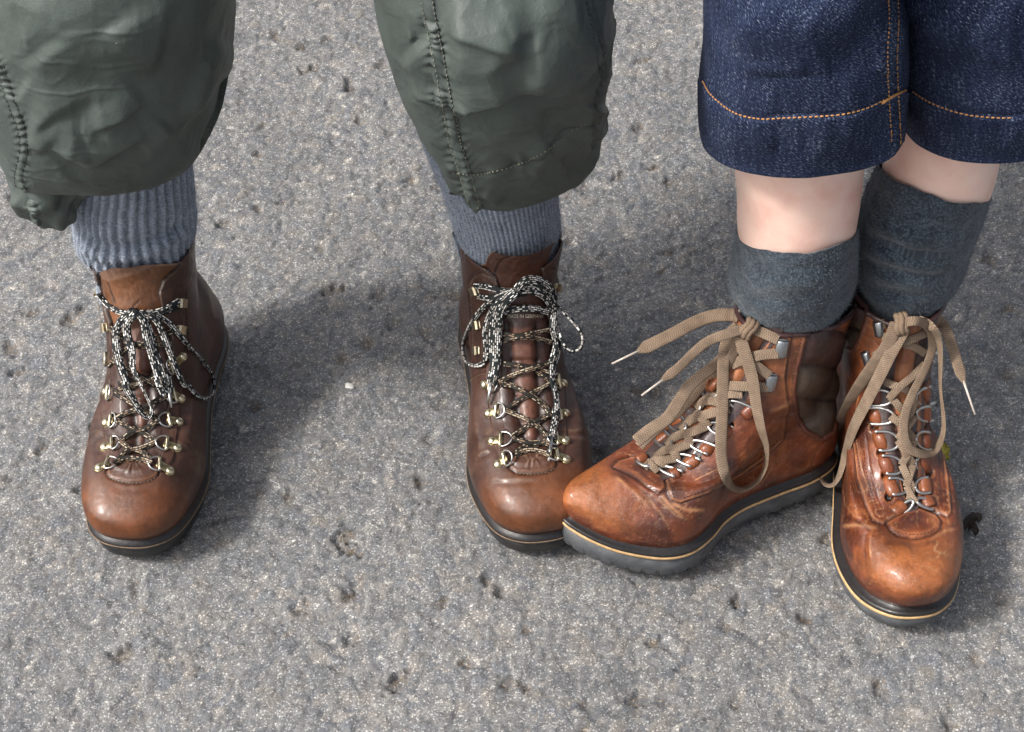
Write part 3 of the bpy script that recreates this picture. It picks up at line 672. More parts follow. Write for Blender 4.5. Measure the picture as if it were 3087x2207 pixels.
CHOC, CHOC_D, TOE, RAW = np.array([.056, .0235, .0150]), np.array([.026, .0105, .0078]), np.array([.135, .043, .0130]), np.array([.20, .13, .085])
def brown_boot(sp):
    B = make_boot(sp['v'], 'square', sp['side'], RING_LOW, .010, sp['label'], 'brown lace-up leather boots of the person in green trousers')
    P, vis = B.P, B.vis
    thr = sdf(P, sp['throat']); thr = np.where(vis, thr, -99)
    nz = fbm(B.G, 55, 4, 5); nz2 = fbm(B.G, 220, 3, 8)
    C = np.ones((B.K, B.N, 3)) * CHOC
    C = mix(C, CHOC_D, (sm(-.1, .5, nz) * .55)[..., None])
    burn = sm(.80, .93, B.u + .035 * nz + .02 * nz2) * sm(.020, .034, B.G[..., 2])
    C = mix(C, mix(TOE, TOE * .72, sm(-.3, .5, nz)[..., None]), burn[..., None])
    C = mix(C, np.array([.135, .072, .042]), (sm(.62, .70, B.u) * sm(.80, .72, B.u) * sm(-.1, .5, nz2 + nz) * .55)[..., None])
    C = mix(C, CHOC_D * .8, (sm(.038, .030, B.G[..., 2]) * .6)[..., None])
    B.C = C
    B.D += .0010 * nz * sm(.0, .3, B.u) * sm(.06, .09, B.G[..., 2]) + .0002 * nz2
    # facings stand proud of the throat; the throat itself drops under the tongue
    B.D += .0016 * sm(-42, -36, thr) * sm(2, -2, thr) - .0065 * sm(-2, 3, thr)
    B.C = mix(B.C, CHOC_D * .7, (np.exp(-((thr - 0) / 3.5) ** 2))[..., None])
    B.C = mix(B.C, RAW * .8, (np.exp(-((thr + 3) / 1.3) ** 2) * .5 * vis)[..., None])
    # flap seam at the bottom of the lacing
    fl = np.where(vis, sdf(P, sp['flap']), -99)
    B.D += .0011 * sm(-1.5, 3, fl) + .0004 * sm(0, 16, fl)
    B.D -= .0012 * np.exp(-((fl + 4) / 3.2) ** 2)
    B.D -= .0006 * np.exp(-((fl - 9) / 2.0) ** 2)
    B.C = mix(B.C, np.array([.15, .062, .03]), (np.exp(-((fl - 3) / 3.) ** 2) * .8)[..., None])
    B.C = mix(B.C, CHOC_D * .45, (np.exp(-((fl + 4) / 3.) ** 2) * .85)[..., None])
    cx, cyy = sp['pucker']; ang = np.arctan2(P[..., 1] - cyy, P[..., 0] - cx); rad = np.hypot(P[..., 0] - cx, P[..., 1] - cyy)
    B.D += .0007 * np.sin(ang * 17 + 2 * np.sin(ang * 5)) * sm(4, 14, rad) * sm(52, 18, rad) * sm(-2, 4, fl)
    B.C = mix(B.C, RAW, (sm(.2, 1, np.sin(ang * 17 + 2 * np.sin(ang * 5))) * sm(4, 14, rad) * sm(52, 18, rad) * sm(-2, 4, fl) * .45)[..., None])
    for line, wd, dp in sp['creases']: bump_line(B, line, wd, dp, tuple(RAW * .8) if dp > .0002 else None, wd * .5)
    for line in sp['seams']:
        bump_line(B, line, 3.2, -.0009, CHOC_D * .5, 2.2)
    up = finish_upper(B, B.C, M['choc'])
    # tongue: three padded columns
    tm = thr > -16
    kk = np.arange(B.K)[:, None] * np.ones(B.N); top = sp['tongue_top']; tt = segdist(P, top)
    above = np.where(np.interp(P[..., 0], [p[0] for p in top], [p[1] for p in top]) > P[..., 1], 1, 0)
    tm = tm & (above == 0) if sp.get('cut') else tm
    D = np.full((B.K, B.N), -.0006)
    dl = segdist(P, sp['col_l'])[0]; dr = segdist(P, sp['col_r'])[0]
    D += .0034 * (1 - np.exp(-(dl / 17) ** 2)) * (1 - np.exp(-(dr / 17) ** 2)) * sm(sp['puff_y'] - 30, sp['puff_y'] + 25, P[..., 1]) - .0012
    ct = CHOC_D * 1.15; TC = np.ones((B.K, B.N, 3)) * mix(ct, CHOC, .45)
    mid = sdf(P, list(sp['col_l']) + list(sp['col_r'])[::-1])
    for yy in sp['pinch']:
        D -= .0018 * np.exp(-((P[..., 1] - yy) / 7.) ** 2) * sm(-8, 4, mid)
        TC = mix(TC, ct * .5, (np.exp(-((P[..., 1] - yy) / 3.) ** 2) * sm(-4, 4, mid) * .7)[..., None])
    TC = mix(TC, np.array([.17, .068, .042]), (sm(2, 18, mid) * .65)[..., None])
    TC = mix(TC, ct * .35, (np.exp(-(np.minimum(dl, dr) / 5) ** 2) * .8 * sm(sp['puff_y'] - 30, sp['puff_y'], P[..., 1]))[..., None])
    D += .0005 * nz2 + .0008 * nz
    upper_t = sm(sp['puff_y'] - 5, sp['puff_y'] - 40, P[..., 1])
    TC = mix(TC, np.array(sp['tongue_col']), (upper_t * .8)[..., None])
    D += .0030 * sm(0, 1, (B.kc - kk + 10) / -26.) * 1.0
    topd = np.interp(P[..., 0], [p[0] for p in top], [p[1] for p in top]); rimm = np.exp(-((P[..., 1] - topd - 3) / 3.5) ** 2)
    TC = mix(TC, np.array([.34, .25, .17]), (rimm * .8 * sp['rim'])[..., None])
    if 'suede' in sp: TC = mix(TC, np.array([.19, .10, .062]), sm(-2, 2, sdf(P, sp['suede']))[..., None])
    for line in sp.get('tongue_seams', []):
        d = segdist(P, line)[0]; D -= .0006 * np.exp(-(d / 3.) ** 2); TC = mix(TC, ct * .4, (np.exp(-(d / 3.) ** 2) * .8)[..., None])
    keep = (thr > -16) & (P[..., 1] > topd) & vis
    tg, B.bvh_t = patch(B, keep, D, TC, M['choc'], 'tongue')
    bv = [B.bvh_upper, B.bvh_t]; B.bv = bv
    if 'print' in sp:
        cu = bpy.data.curves.new('maker_stamp', 'FONT'); cu.body = sp['print'][0]; cu.size = 1; cu.extrude = 0; to = bpy.data.objects.new('maker_stamp', cu); COL.objects.link(to)
        bpy.context.view_layer.update(); me = to.to_mesh(); bb = np.array([v.co[:] for v in me.vertices]); fs = [tuple(p.vertices) for p in me.polygons]
        to.to_mesh_clear(); bpy.data.objects.remove(to); (x0, y0, x1, y1) = sp['print'][1:]; lo, hi = bb.min(0), bb.max(0)
        V = [hitp(B.bvh_t, x0 + (b[0] - lo[0]) / (hi[0] - lo[0]) * (x1 - x0), y1 - (b[1] - lo[1]) / (hi[1] - lo[1]) * (y1 - y0), .0002) for b in bb]
        mesh_obj('maker_stamp', V, fs, M['gilt'], tg)
    # stitching along the panel seams
    mb = MB()
    for line in sp['stitch']: stitches(mb, B.bvh_upper, line, .00035, .0034)
    s = mb.build('stitching', M['tanthread'], up); s['kind'] = 'stuff'
    # binding line at the collar
    sole(B, [('outsole', M['black'], [(-.012, .0), (-.0050, .0), (-.0020, .003), (.0004, .013), (.0014, .0195)]), ('welt', M['rand'], [(.0010, .0200), (.0030, .0206), (.0036, .0235), (.0030, .0258), (.0012, .0275), (-.0010, .0300), (-.005, .033)])], None, None)
    G0 = outline(B.kind, B.side, 700, 1.3); ws = B.v[4]
    q = np.stack([G0[:, 0] * .05 * ws, .003 + .28 * G0[:, 1], np.full(700, .0)], 1); tn = nrm(np.roll(q, -1, 0) - np.roll(q, 1, 0)); nn = np.stack([tn[:, 1], -tn[:, 0], 0 * tn[:, 0]], 1); nn *= np.sign((nn * (q - q.mean(0))).sum())
    mb = MB(); q2 = q + nn * .0034; q2[:, 2] = .0232; mb.tube(place(B, q2), .0007, 5, True); mb.build('welt_seam', M['tanthread'], B.root)
    tips = {}
    for side in ('L', 'R'):
        tips[side] = [dring(B, bv, *e, M['bronze']) for e in sp['rings' + side]]
    for p, t in sp['hooks']: lace_hook(B, bv, p, t, M['brass'])
    # criss-cross cord
    def cross(pts, mat, wd=.0046): return lace('lace', bv, pts, wd, .0024, mat, B.root, minoff=.0014)
    for pts in sp['cross']: cross(pts, M['fleck2'])
    for pts, wd, tw, end in sp['bow']:
        o, Cc = lace('lace', bv, pts, wd, .0026, M['fleck'], B.root, minoff=.002, twist=tw)
        if end: aglet(Cc, .0016, end, o, M['steel'])
    k = hit(bv, *sp['knot']); mb = MB()
    for q, (dx, dy, r) in enumerate(sp.get('knotlumps', [(0, 0, .0052), (7, 3, .0045), (-8, 3, .0045)])):
        h = hit(bv, sp['knot'][0] + dx, sp['knot'][1] + dy)[0] + nrm(CAM - k[0]) * .006; a = np.linspace(0, 2 * math.pi, 14, endpoint=False)
        A = nrm(np.cross(k[1], [.2 + .5 * q, .3, .8])); Bv = np.cross(k[1], A); pts = [h + (A * math.cos(t) + k[1] * math.sin(t)) * r * .62 + Bv * .0012 * math.sin(2 * t) for t in a]
        mb.tube(pts, .0022, 7, True)
    kn = mb.build('lace_knot', M['fleck'], B.root)
    return B

b1 = dict(v=[-0.3228, -0.2313, -0.1061, 0.959, 1.0002, 1.0485, 0.1818, -0.1292], side=1, label='brown leather boot at far left with dark lace loops falling down its front',
  throat=ZB((393,870)) and ZA((690,780),(700,900),(745,1000),(780,1100),(790,1250)) + ZB((425,20),(432,150),(440,300),(452,440),(470,560),(485,680),(500,770),(560,790),(640,790),(730,770),(780,740),(792,660),(800,580),(812,470),(825,380),(838,250),(850,100)) + ZA((1200,1240),(1190,1100),(1130,1000),(1110,900),(1140,800),(1260,690),(1240,640),(900,600),(640,640)),
  flap=ZB((400,868),(412,838),(470,800),(560,785),(650,785),(720,800),(760,850),(752,885),(705,915),(640,932),(560,934),(480,920),(425,900)), pucker=ZB((585,795))[0],
  creases=[(ZB((860,720),(960,690),(1030,740)), 5, .0004), (ZB((880,640),(960,700),(1010,760)), 5, .0003), (ZB((260,700),(330,640),(390,600)), 8, -.0004), (ZB((430,975),(560,990),(760,975)), 10, -.0004), (ZB((900,560),(980,560),(1040,600)), 6, -.0005), (ZA((1360,760),(1420,950),(1450,1150)), 8, -.0006), (ZA((1400,700),(1460,900),(1510,1100)), 8, .0006)],
  seams=[ZA((1110,985),(1100,900),(1130,870),(1200,840),(1280,840)), ZA((1296,850),(1300,1000),(1312,1150),(1325,1300)), ZA((672,870),(668,830),(700,805),(745,825),(775,930))],
  stitch=[ZA((1305,860),(1308,1000),(1320,1150),(1333,1300)), ZB((420,905),(470,925),(560,940),(640,938),(710,920),(752,893)), ZA((690,960),(700,1100),(706,1250))],
  tongue_top=ZA((560,800),(700,745),(770,720),(900,715),(1000,700),(1120,690),(1250,680),(1350,640)), rim=1, tongue_col=(.155, .062, .024),
  suede=ZA((690,800),(680,740),(900,690),(1130,690),(1080,710),(940,775),(830,800),(760,815)),
  col_l=ZA((880,1100)) + ZB((560,20),(570,150),(580,300),(590,450),(600,560),(605,700)), col_r=ZA((1040,1100)) + ZB((730,20),(720,150),(700,300),(690,450),(680,560),(660,700)), puff_y=1010, pinch=[1040, 1125, 1200, 1290],
  tongue_seams=[ZA((745,830),(770,900),(790,960)), ZA((930,985),(975,945))],
  ringsL=[(ZB((345,835))[0], ZB((398,808))[0], ZB((470,798))[0]), (ZB((382,692))[0], ZB((436,670))[0], ZB((492,660))[0]), (ZB((392,520))[0], ZB((428,508))[0], ZB((472,503))[0]), (ZB((388,305))[0], ZB((412,310))[0], ZB((452,312))[0]), (None, ZB((402,75))[0], ZB((440,80))[0])],
  ringsR=[(ZB((840,858))[0], ZB((770,812))[0], ZB((690,812))[0]), (ZB((892,697))[0], ZB((818,670))[0], ZB((738,662))[0]), (ZB((905,514))[0], ZB((834,502))[0], ZB((757,512))[0]), (ZB((920,350))[0], ZB((870,328))[0], ZB((808,345))[0]), (ZA((1280,1335))[0], ZB((846,130))[0], ZB((810,140))[0])],
  hooks=[(ZA((745,1130))[0], ZA((640,1130))[0]), (ZA((700,905))[0], ZA((640,890))[0]), (ZA((1262,960))[0], ZA((1340,960))[0]), (ZA((1255,1145))[0], ZA((1330,1150))[0])],
  cross=[ZB((455,805,.004),(500,775,.004),(580,765,.004),(660,780,.004),(715,800,.004)),
     ZB((700,780,.003),(640,720,.0035),(560,700,.0035),(480,640,.004)), ZB((470,800,.002),(530,720,.0035),(620,700,.005),(700,670,.004),(745,650,.004)),
     ZB((745,660,.003),(680,610,.0035),(570,560,.0035),(460,500,.004)), ZB((485,660,.002),(560,590,.0035),(650,570,.005),(720,530,.004),(765,500,.004)),
     ZB((765,520,.003),(700,460,.0035),(600,400,.0035),(450,310,.004)), ZB((455,495,.002),(540,445,.0035),(640,420,.005),(740,370,.004),(815,330,.004)),
     ZB((810,340,.003),(740,260,.0035),(640,200,.0035),(430,80,.004)), ZB((445,300,.002),(540,270,.0035),(690,230,.005),(760,190,.004),(840,140,.004)),
     ZA((770,1130,.003),(900,1240,.004),(1000,1260,.004),(1200,1240,.004)), ZA((1240,1150,.003),(1150,1180,.004),(1000,1240,.006),(900,1260,.004),(760,1400,.004)),
     ZB((480,250,.003),(620,215,.004),(720,210,.004),(800,240,.003))],
  knot=ZA((940,1025))[0],
  bow=[(ZA((690,895,.003),(740,960,.004),(830,1020,.006),(930,1030,.009)), .005, None, 0), (ZA((1250,945,.004),(1160,1000,.005),(1080,1025,.007),(970,1030,.009)), .005, None, 0), (ZA((1240,990,.003),(1170,1020,.004),(1080,1040,.007)), .0045, None, 0),
     (ZA((920,1030,.010),(850,1080,.010),(812,1160,.009),(815,1280,.009),(850,1420,.010),(890,1520,.011)) + ZB((530,260,.011),(590,370,.011),(640,450,.010),(680,492,.008),(706,470,.008),(712,420,.011),(680,340,.012),(630,240,.012),(580,130,.012)) + ZA((925,1300,.012),(890,1180,.012),(890,1100,.012),(945,1040,.011)), .0070, [10, -10, 8, 12, 60, 85, 60, 5, 5], 0),
     (ZA((980,1030,.010),(1030,1120,.010),(1060,1230,.010),(1100,1350,.010),(1140,1450,.010),(1165,1540,.009)) + ZB((815,180,.008),(828,250,.007),(836,310,.006)), .0070, [0, 15, -5, 10], .013),
     (ZA((960,1035,.012),(1000,1080,.012),(1020,1200,.012),(1060,1330,.012),(1100,1460,.011),(1130,1560,.010)) + ZB((740,180,.009),(770,270,.007),(800,330,.005)), .0062, [0, 8, -8, 0], 0),
     (ZA((1000,1030,.011),(1090,1080,.011),(1140,1180,.010),(1190,1310,.009),(1240,1430,.008),(1290,1540,.007)) + ZB((960,250,.006),(1020,320,.005),(1080,352,.005),(1130,335,.005),(1150,280,.005),(1140,200,.004),(1100,130,.004),(1045,60,.004)) + ZA((1340,1285,.004),(1260,1190,.005),(1180,1100,.007),(1090,1045,.009),(1000,1030,.010)), .0056, [0, 10, 30, 70, 75, 40, 55, 20, 0], 0)])
b2 = dict(v=[0.0285, -0.2262, 0.178, 1.012, 1.005, 1.0350, -0.0780, -0.0600], side=-1, label='brown leather boot beside the tan boot toe with maker stamp on its tongue',
  throat=ZC((600,470),(690,560),(720,640),(740,760),(745,900),(715,1100),(705,1250)) + ZD((515,180),(530,280),(545,400),(570,520),(590,600),(620,650),(680,670),(760,665),(840,660),(900,640),(925,560),(915,400),(905,200),(900,60)) + ZC((1060,1000),(1050,800),(1030,600),(1000,500),(1040,380),(1080,280),(700,280),(560,400)),
  flap=ZD((590,765),(610,720),(660,680),(760,660),(850,670),(910,700),(940,740),(920,775),(870,800),(750,812),(640,805)), pucker=ZD((755,690))[0],
  creases=[(ZD((960,490),(1060,495),(1180,480)), 5, .0004), (ZD((970,540),(1080,545),(1200,580)), 6, .0004), (ZD((960,510),(1080,522),(1190,535)), 6, -.0006), (ZD((335,720),(390,680),(450,660)), 6, -.0005), (ZD((335,690),(390,655),(440,640)), 6, .0004), (ZD((420,868),(560,862),(800,865)), 6, .00035), (ZD((440,885),(600,890),(820,880)), 9, -.0005), (ZC((470,1180),(520,1160),(560,1100)), 8, -.0005)],
  seams=[ZC((500,620),(495,580),(530,530),(590,510),(660,540),(700,600)), ZC((495,600),(505,780),(510,930),(512,1060)), ZC((505,1255),(560,1220),(630,1205)), ZC((1010,500),(1040,485),(1095,485))],
  stitch=[ZC((520,640),(520,580),(560,545),(620,545),(670,590)), ZC((512,640),(522,800),(528,940),(530,1060)), ZC((508,1275),(560,1238),(630,1222)), ZD((640,815),(750,824),(870,812),(930,780))],
  tongue_top=ZC((540,470),(605,450),(620,400),(660,360),(720,330),(800,318),(900,318),(1000,312),(1048,300),(1120,290)), rim=1, tongue_col=(.075, .030, .019),
  col_l=ZC((765,880),(775,1000),(790,1130)) + ZD((615,150),(640,320),(670,440),(692,520),(710,580)), col_r=ZC((970,880),(975,1000),(985,1130)) + ZD((800,100),(815,300),(815,420),(815,500),(800,580)), puff_y=965, pinch=[1088, 1185, 1275, 1325],
  print=('MADE IN GERMANY', *ZC((768,806))[0], *ZC((1020,832))[0]),
  tongue_seams=[ZC((672,520),(690,470),(730,430),(800,400),(910,375)), ZC((672,520),(680,600))],
  ringsL=[(ZD((500,750))[0], ZD((556,708))[0], ZD((640,690))[0]), (ZD((458,573))[0], ZD((522,566))[0], ZD((612,562))[0]), (ZD((430,365))[0], ZD((490,346))[0], ZD((568,350))[0]), (ZD((398,150))[0], ZD((446,150))[0], ZD((516,155))[0])],
  ringsR=[(ZD((1018,712))[0], ZD((950,682))[0], ZD((868,682))[0]), (ZD((1012,570))[0], ZD((946,560))[0], ZD((868,565))[0]), (ZD((1016,366))[0], ZD((966,366))[0], ZD((905,372))[0]), (ZD((998,142))[0], ZD((955,126))[0], ZD((905,130))[0])],
  hooks=[(ZC((560,1060))[0], ZC((460,1060))[0]), (ZC((545,640))[0], ZC((460,640))[0]), (ZC((1105,620))[0], ZC((1180,620))[0]), (ZC((560,880))[0], ZC((470,880))[0])],
  cross=[ZD((630,690,.004),(680,650,.004),(760,640,.004),(860,660,.004),(900,690,.004)),
     ZD((890,600,.003),(820,585,.0035),(740,590,.005),(600,550,.004)), ZD((640,660,.002),(700,610,.003),(800,600,.004),(870,560,.004),(890,550,.004)),
     ZD((880,560,.003),(820,480,.0035),(720,410,.005),(640,375,.0045),(560,345,.004)), ZD((600,540,.003),(680,490,.004),(760,440,.004),(840,400,.004),(905,370,.004)),
     ZD((905,380,.003),(830,290,.004),(720,215,.006),(600,155,.0045),(520,150,.004)), ZD((560,340,.003),(640,280,.004),(740,220,.004),(840,170,.004),(905,135,.004)),
     ZC((740,1150,.004),(840,1165,.004),(960,1185,.004),(1060,1215,.004)), ZC((700,1280,.004),(800,1230,.005),(920,1190,.006),(1050,1145,.005)), ZC((960,1200,.004),(1010,1230,.004),(1070,1270,.004)),
     ZC((725,935,.004),(830,960,.005),(930,940,.005),(1060,915,.004)), ZC((725,990,.004),(850,965,.006),(960,970,.006),(1070,1000,.004)),
     ZC((700,1120,.003),(600,1090,.003))],
  knot=ZC((850,645))[0],
  bow=[(ZC((535,605,.004),(600,610,.005),(680,630,.006),(760,645,.008),(840,640,.010)), .0052, None, 0), (ZC((560,680,.003),(620,690,.004),(700,680,.006),(800,655,.008)), .005, None, 0),
     (ZC((740,790,.005),(820,770,.006),(930,765,.006),(1050,790,.005)), .0058, None, 0),
     (ZC((830,640,.011),(740,670,.010),(650,715,.009),(570,790,.008),(505,890,.007),(462,990,.006),(455,1070,.006),(480,1140,.006),(540,1165,.006),(600,1140,.007),(615,1050,.009),(605,940,.010),(625,840,.011),(680,740,.012),(780,670,.012)), .0050, [0, 20, 45, 60, 75, 65, 20, 0], 0),
     (ZC((820,650,.013),(750,710,.013),(705,790,.012),(690,900,.011),(685,1030,.010),(682,1150,.010),(665,1240,.009),(652,1300,.008)), .0092, [0, 5, -5, 0], .016),
     (ZC((830,650,.012),(745,740,.011),(680,810,.010),(655,930,.009),(660,1080,.009),(675,1190,.008)), .0066, [0, 15, 5], 0),
     (ZC((830,630,.012),(880,570,.012),(950,560,.011),(1020,585,.010),(1075,640,.010),(1092,760,.009),(1085,900,.008),(1110,1000,.008),(1105,1090,.008),(1078,1180,.008),(1085,1290,.007),(1110,1400,.006),(1108,1500,.006)) + ZD((918,480,.006),(908,550,.006)), .0066, [0, 10, 25, 10, -10, 20, 45, 20, 10], .022),
     (ZC((870,640,.012),(970,640,.011),(1050,680,.010),(1090,780,.010),(1080,900,.010),(1105,1020,.009),(1070,1150,.008)), .0060, [0, 5, 0], 0),
     (ZC((880,600,.013),(960,600,.012),(1040,650,.011),(1110,740,.008),(1180,810,.006),(1250,890,'0.0'),(1290,950,'0.0'),(1288,1030,'0.0'),(1240,1070,'0.0'),(1180,1050,.004),(1140,980,.006),(1100,850,.008),(1030,700,.010),(930,650,.012)), .0046, [0, 10, 40, 70, 70, 80, 40, 0], 0)])
B1 = brown_boot(b1); B2 = brown_boot(b2)

TAN, TAN_D, TAN_L = np.array([.135, .030, .0085]), np.array([.046, .0105, .0046]), np.array([.30, .098, .028])
def steel_ring(B, bvs, p0, p1, ext, parent):
    """D-shaped wire from one end of a leather tab to the other, standing out into the lacing"""
    a, b, e = hit(bvs, *p0), hit(bvs, *p1), hit(bvs, *ext)
    A0, B0, E0 = a[0] + a[1] * .0016, b[0] + b[1] * .0016, e[0] + e[1] * .0030
    c = (A0 + B0) / 2; X = E0 - c; Y = (B0 - A0) / 2
    t = np.linspace(-math.pi / 2 - .35, math.pi / 2 + .35, 21)
    pts = [c + X * (math.copysign(abs(math.cos(q)) ** .85, math.cos(q))) + Y * math.sin(q) * 1.08 for q in t]
    mb = MB(); mb.tube(pts, .00140, 8); return mb.build('ring', M['steel'], parent)
def roll_tab(B, bvs, p0, p1, r, cols):
    p0, p1 = [(a[0] + .16 * (a[0] - b[0]), a[1] + .16 * (a[1] - b[1])) for a, b in ((p0, p1), (p1, p0))]; h = [hit(bvs, *p) for p in (p0, ((p0[0] + p1[0]) / 2, (p0[1] + p1[1]) / 2), p1)]
    P3 = cr([q[0] - q[1] * (r * .12) for q in h], 9); ax = nrm(P3[-1] - P3[0])
    rr = r * np.array([.70, .92, 1, 1, 1, 1, 1, .92, .70]); n = 14
    T = nrm(np.gradient(P3, axis=0)); nn = h[1][1]; A = nrm(np.cross(T, nn)); Bv = np.cross(A, T); a = np.arange(n) / n * 2 * math.pi
    V = P3[:, None] + rr[:, None, None] * (np.cos(a)[None, :, None] * A[:, None] * 1.45 + np.sin(a)[None, :, None] * Bv[:, None])
    F = [tuple(f) for f in gridF(9, n, True)] + [tuple(range(n))[::-1], tuple(range(8 * n, 9 * n))]
    C = np.ones((9, n, 3)) * cols; C[0] *= .45; C[-1] *= .45
    return mesh_obj('eyelet_tab', V, F, M['tan'], B.root, cols=C)
def square_hook(B, bvs, p, away, hx, hy):
    h = hit(bvs, *p); t = hit(bvs, *away); n = h[1]; d = t[0] - h[0]; X = nrm(d - n * (d @ n)); Y = np.cross(n, X)
    mb = MB(); prof = [(-1.0, .0004), (-1.08, .0020), (-.8, .0036), (.1, .0043), (.8, .0036), (1.1, .0018), (1.0, .0004)]
    V = []
    for lay, dz in ((1, 0), (.86, -.0009)):
        for (a, b) in prof:
            for s_ in (-1, -.8, .8, 1): V.append(h[0] + X * a * hx * lay + n * max(b + dz - (.0006 if abs(s_) == 1 else 0), .0002) + Y * s_ * hy)
    k = len(prof); o = 4 * k; F = []
    for i in range(k - 1):
        for j in range(3): F.append((4 * i + j, 4 * i + j + 1, 4 * i + j + 5, 4 * i + j + 4)); F.append((o + 4 * i + j, o + 4 * i + j + 4, o + 4 * i + j + 5, o + 4 * i + j + 1))
        F.append((4 * i, 4 * i + 4, o + 4 * i + 4, o + 4 * i)); F.append((4 * i + 3, o + 4 * i + 3, o + 4 * i + 7, 4 * i + 7))
    mb.add(V, F); mb.rbox(h[0] + n * .0004, X, Y, n, hx * .9, hy * 1.1, .0006, .001)
    return mb.build('lace_hook', M['hook'], B.root)

def tan_boot(sp):
    B = make_boot(sp['v'], sp.get('kind', 'round'), sp['side'], RING_TURNED if sp.get('kind') else RING_THIN, .024 if sp.get('kind') else .018, sp['label'], 'tan lace-up leather boots of the person in jeans', sp.get('roll', 0))
    P, vis = B.P, B.vis
    def sd(poly): return np.where(vis, sdf(P, poly), -99)
    thr = sd(sp['throat']); nz = fbm(B.G, 50, 4, 25); nz2 = fbm(B.G, 210, 3, 28); nz3 = fbm(B.G * [1, 1, 1.], 17, 2, 29)
    C = np.ones((B.K, B.N, 3)) * TAN
    C = mix(C, TAN_D, (sm(-.05, .5, nz + .4 * nz3) * .8)[..., None]); C = mix(C, TAN_L, (sm(.1, .6, -nz + .3 * nz2) * .55)[..., None])
    toe = sm(.78, .92, B.u + .05 * nz) * sm(.045, .062, B.G[..., 2]); C = mix(C, np.array([.30, .095, .025]), (toe * .8)[..., None])
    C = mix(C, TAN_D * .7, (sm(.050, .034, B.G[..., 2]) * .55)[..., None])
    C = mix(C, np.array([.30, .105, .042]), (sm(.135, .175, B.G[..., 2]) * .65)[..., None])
    ck = abs(vn(B.G * np.array([1, 1.0, 1]) + .004 * np.stack([nz2, nz, nz2], -1), 120, 33)); flex = sm(.60, .68, B.u) * sm(.84, .74, B.u)
    C = mix(C, np.array([.46, .24, .12]), (sm(.06, .0, ck) * (.14 + .42 * flex))[..., None]); B.D -= .00022 * sm(.08, .0, ck) * (.3 + flex)
    ck2 = abs(vn(B.G + .002 * np.stack([nz2, nz, nz2], -1), 330, 37)); C = mix(C, np.array([.42, .19, .075]), (sm(.07, .0, ck2) * (.10 + .35 * sm(.0, .4, nz + .5 * nz2)))[..., None])
    C = mix(C, np.array([.055, .012, .006]), (sm(.25, .6, nz3 + .6 * nz) * .5)[..., None])
    B.D += .0011 * nz * sm(.05, .07, B.G[..., 2]) + .00025 * nz2
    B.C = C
    fc = sd(sp['facing']); B.D += .0013 * sm(-1.5, 2.5, fc); 
    B.C = mix(B.C, TAN_D * .5, (np.exp(-((fc + 3) / 3) ** 2) * .85)[..., None]); B.C = mix(B.C, np.array([.40, .17, .07]), (np.exp(-((fc - 4) / 3) ** 2) * .45)[..., None])
    B.D -= .0005 * np.exp(-((fc + 4) / 3) ** 2)
    if 'facing2' in sp:
        f2 = sd(sp['facing2']); B.D += .0013 * sm(-1.5, 2.5, f2); B.D -= .0005 * np.exp(-((f2 + 4) / 3) ** 2)
        B.C = mix(B.C, TAN_D * .5, (np.exp(-((f2 + 3) / 3) ** 2) * .85)[..., None]); B.C = mix(B.C, np.array([.40, .17, .07]), (np.exp(-((f2 - 4) / 3) ** 2) * .45)[..., None])
    for line in sp['double']:
        bump_line(B, line, 3.5, -.0004, TAN_D * .8, 2.2); 
    for line, wd, dp in sp['creases']: bump_line(B, line, wd, dp, (.46, .22, .10) if dp > 0 else TAN_D * .7, wd * .6)
    for line, wd, col in sp['scuffs']: bump_line(B, line, wd, -.00015, col, wd)
    B.D += -.0060 * sm(-2, 3, thr)
    for (c, r) in sp['holes']:
        d = np.hypot((P[..., 0] - c[0]), (P[..., 1] - c[1])); m = np.where(vis, sm(r * 1.15, r * .75, d), 0)
        B.D -= .0045 * m; B.C = mix(B.C, np.array([.012, .008, .008]), (m * .95)[..., None]); B.C = mix(B.C, np.array([.34, .14, .06]), (np.where(vis, np.exp(-((d - r * 1.25) / 2.5) ** 2), 0) * .5)[..., None])
    fl = sd(sp['flap']); B.D += .0013 * sm(-1.5, 3, fl) + .0005 * sm(0, 20, fl); B.D -= .0012 * np.exp(-((fl + 4) / 3.) ** 2)
    B.C = mix(B.C, TAN_D * .4, (np.exp(-((fl + 3) / 3.2) ** 2) * .9)[..., None]); B.C = mix(B.C, np.array([.30, .10, .04]), (np.exp(-((fl - 6) / 4.) ** 2) * .6)[..., None])
    pd = sd(sp['pad']); B.D -= .003 * sm(2, 6, pd)
    B.C = mix(B.C, np.array([.075, .024, .017]), (np.exp(-((pd + 6) / 5.) ** 2) * .9)[..., None]); B.D += .0016 * np.exp(-((pd + 7) / 5) ** 2)
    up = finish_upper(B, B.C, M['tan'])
    # dark padded ankle panel, quilted in rows
    PD = np.full((B.K, B.N), .0012); PC = np.ones((B.K, B.N, 3)) * np.array([.050, .034, .024])
    PC = mix(PC, np.array([.032, .014, .013]), sm(sp['padtop'] + 14, sp['padtop'] - 14, P[..., 1])[..., None])
    PC = mix(PC, np.array([.13, .095, .06]), (sm(.05, .0, ck) * .35)[..., None])
    dq = np.full((B.K, B.N), 99.)
    for line in sp['quilt']: dq = np.minimum(dq, segdist(P, line)[0])
    PD += .0036 * (1 - np.exp(-(dq / 22.) ** 2)) * sm(-4, 26, pd) - .001 + .0006 * nz
    PC = mix(PC, np.array([.012, .007, .006]), (np.exp(-(dq / 6) ** 2) * .9)[..., None])
    kk = np.arange(B.K)[:, None]
    if (pd > -3).any(): patch(B, (pd > -3) & (kk <= B.kc), PD, PC, M['pad'], 'ankle_pad')
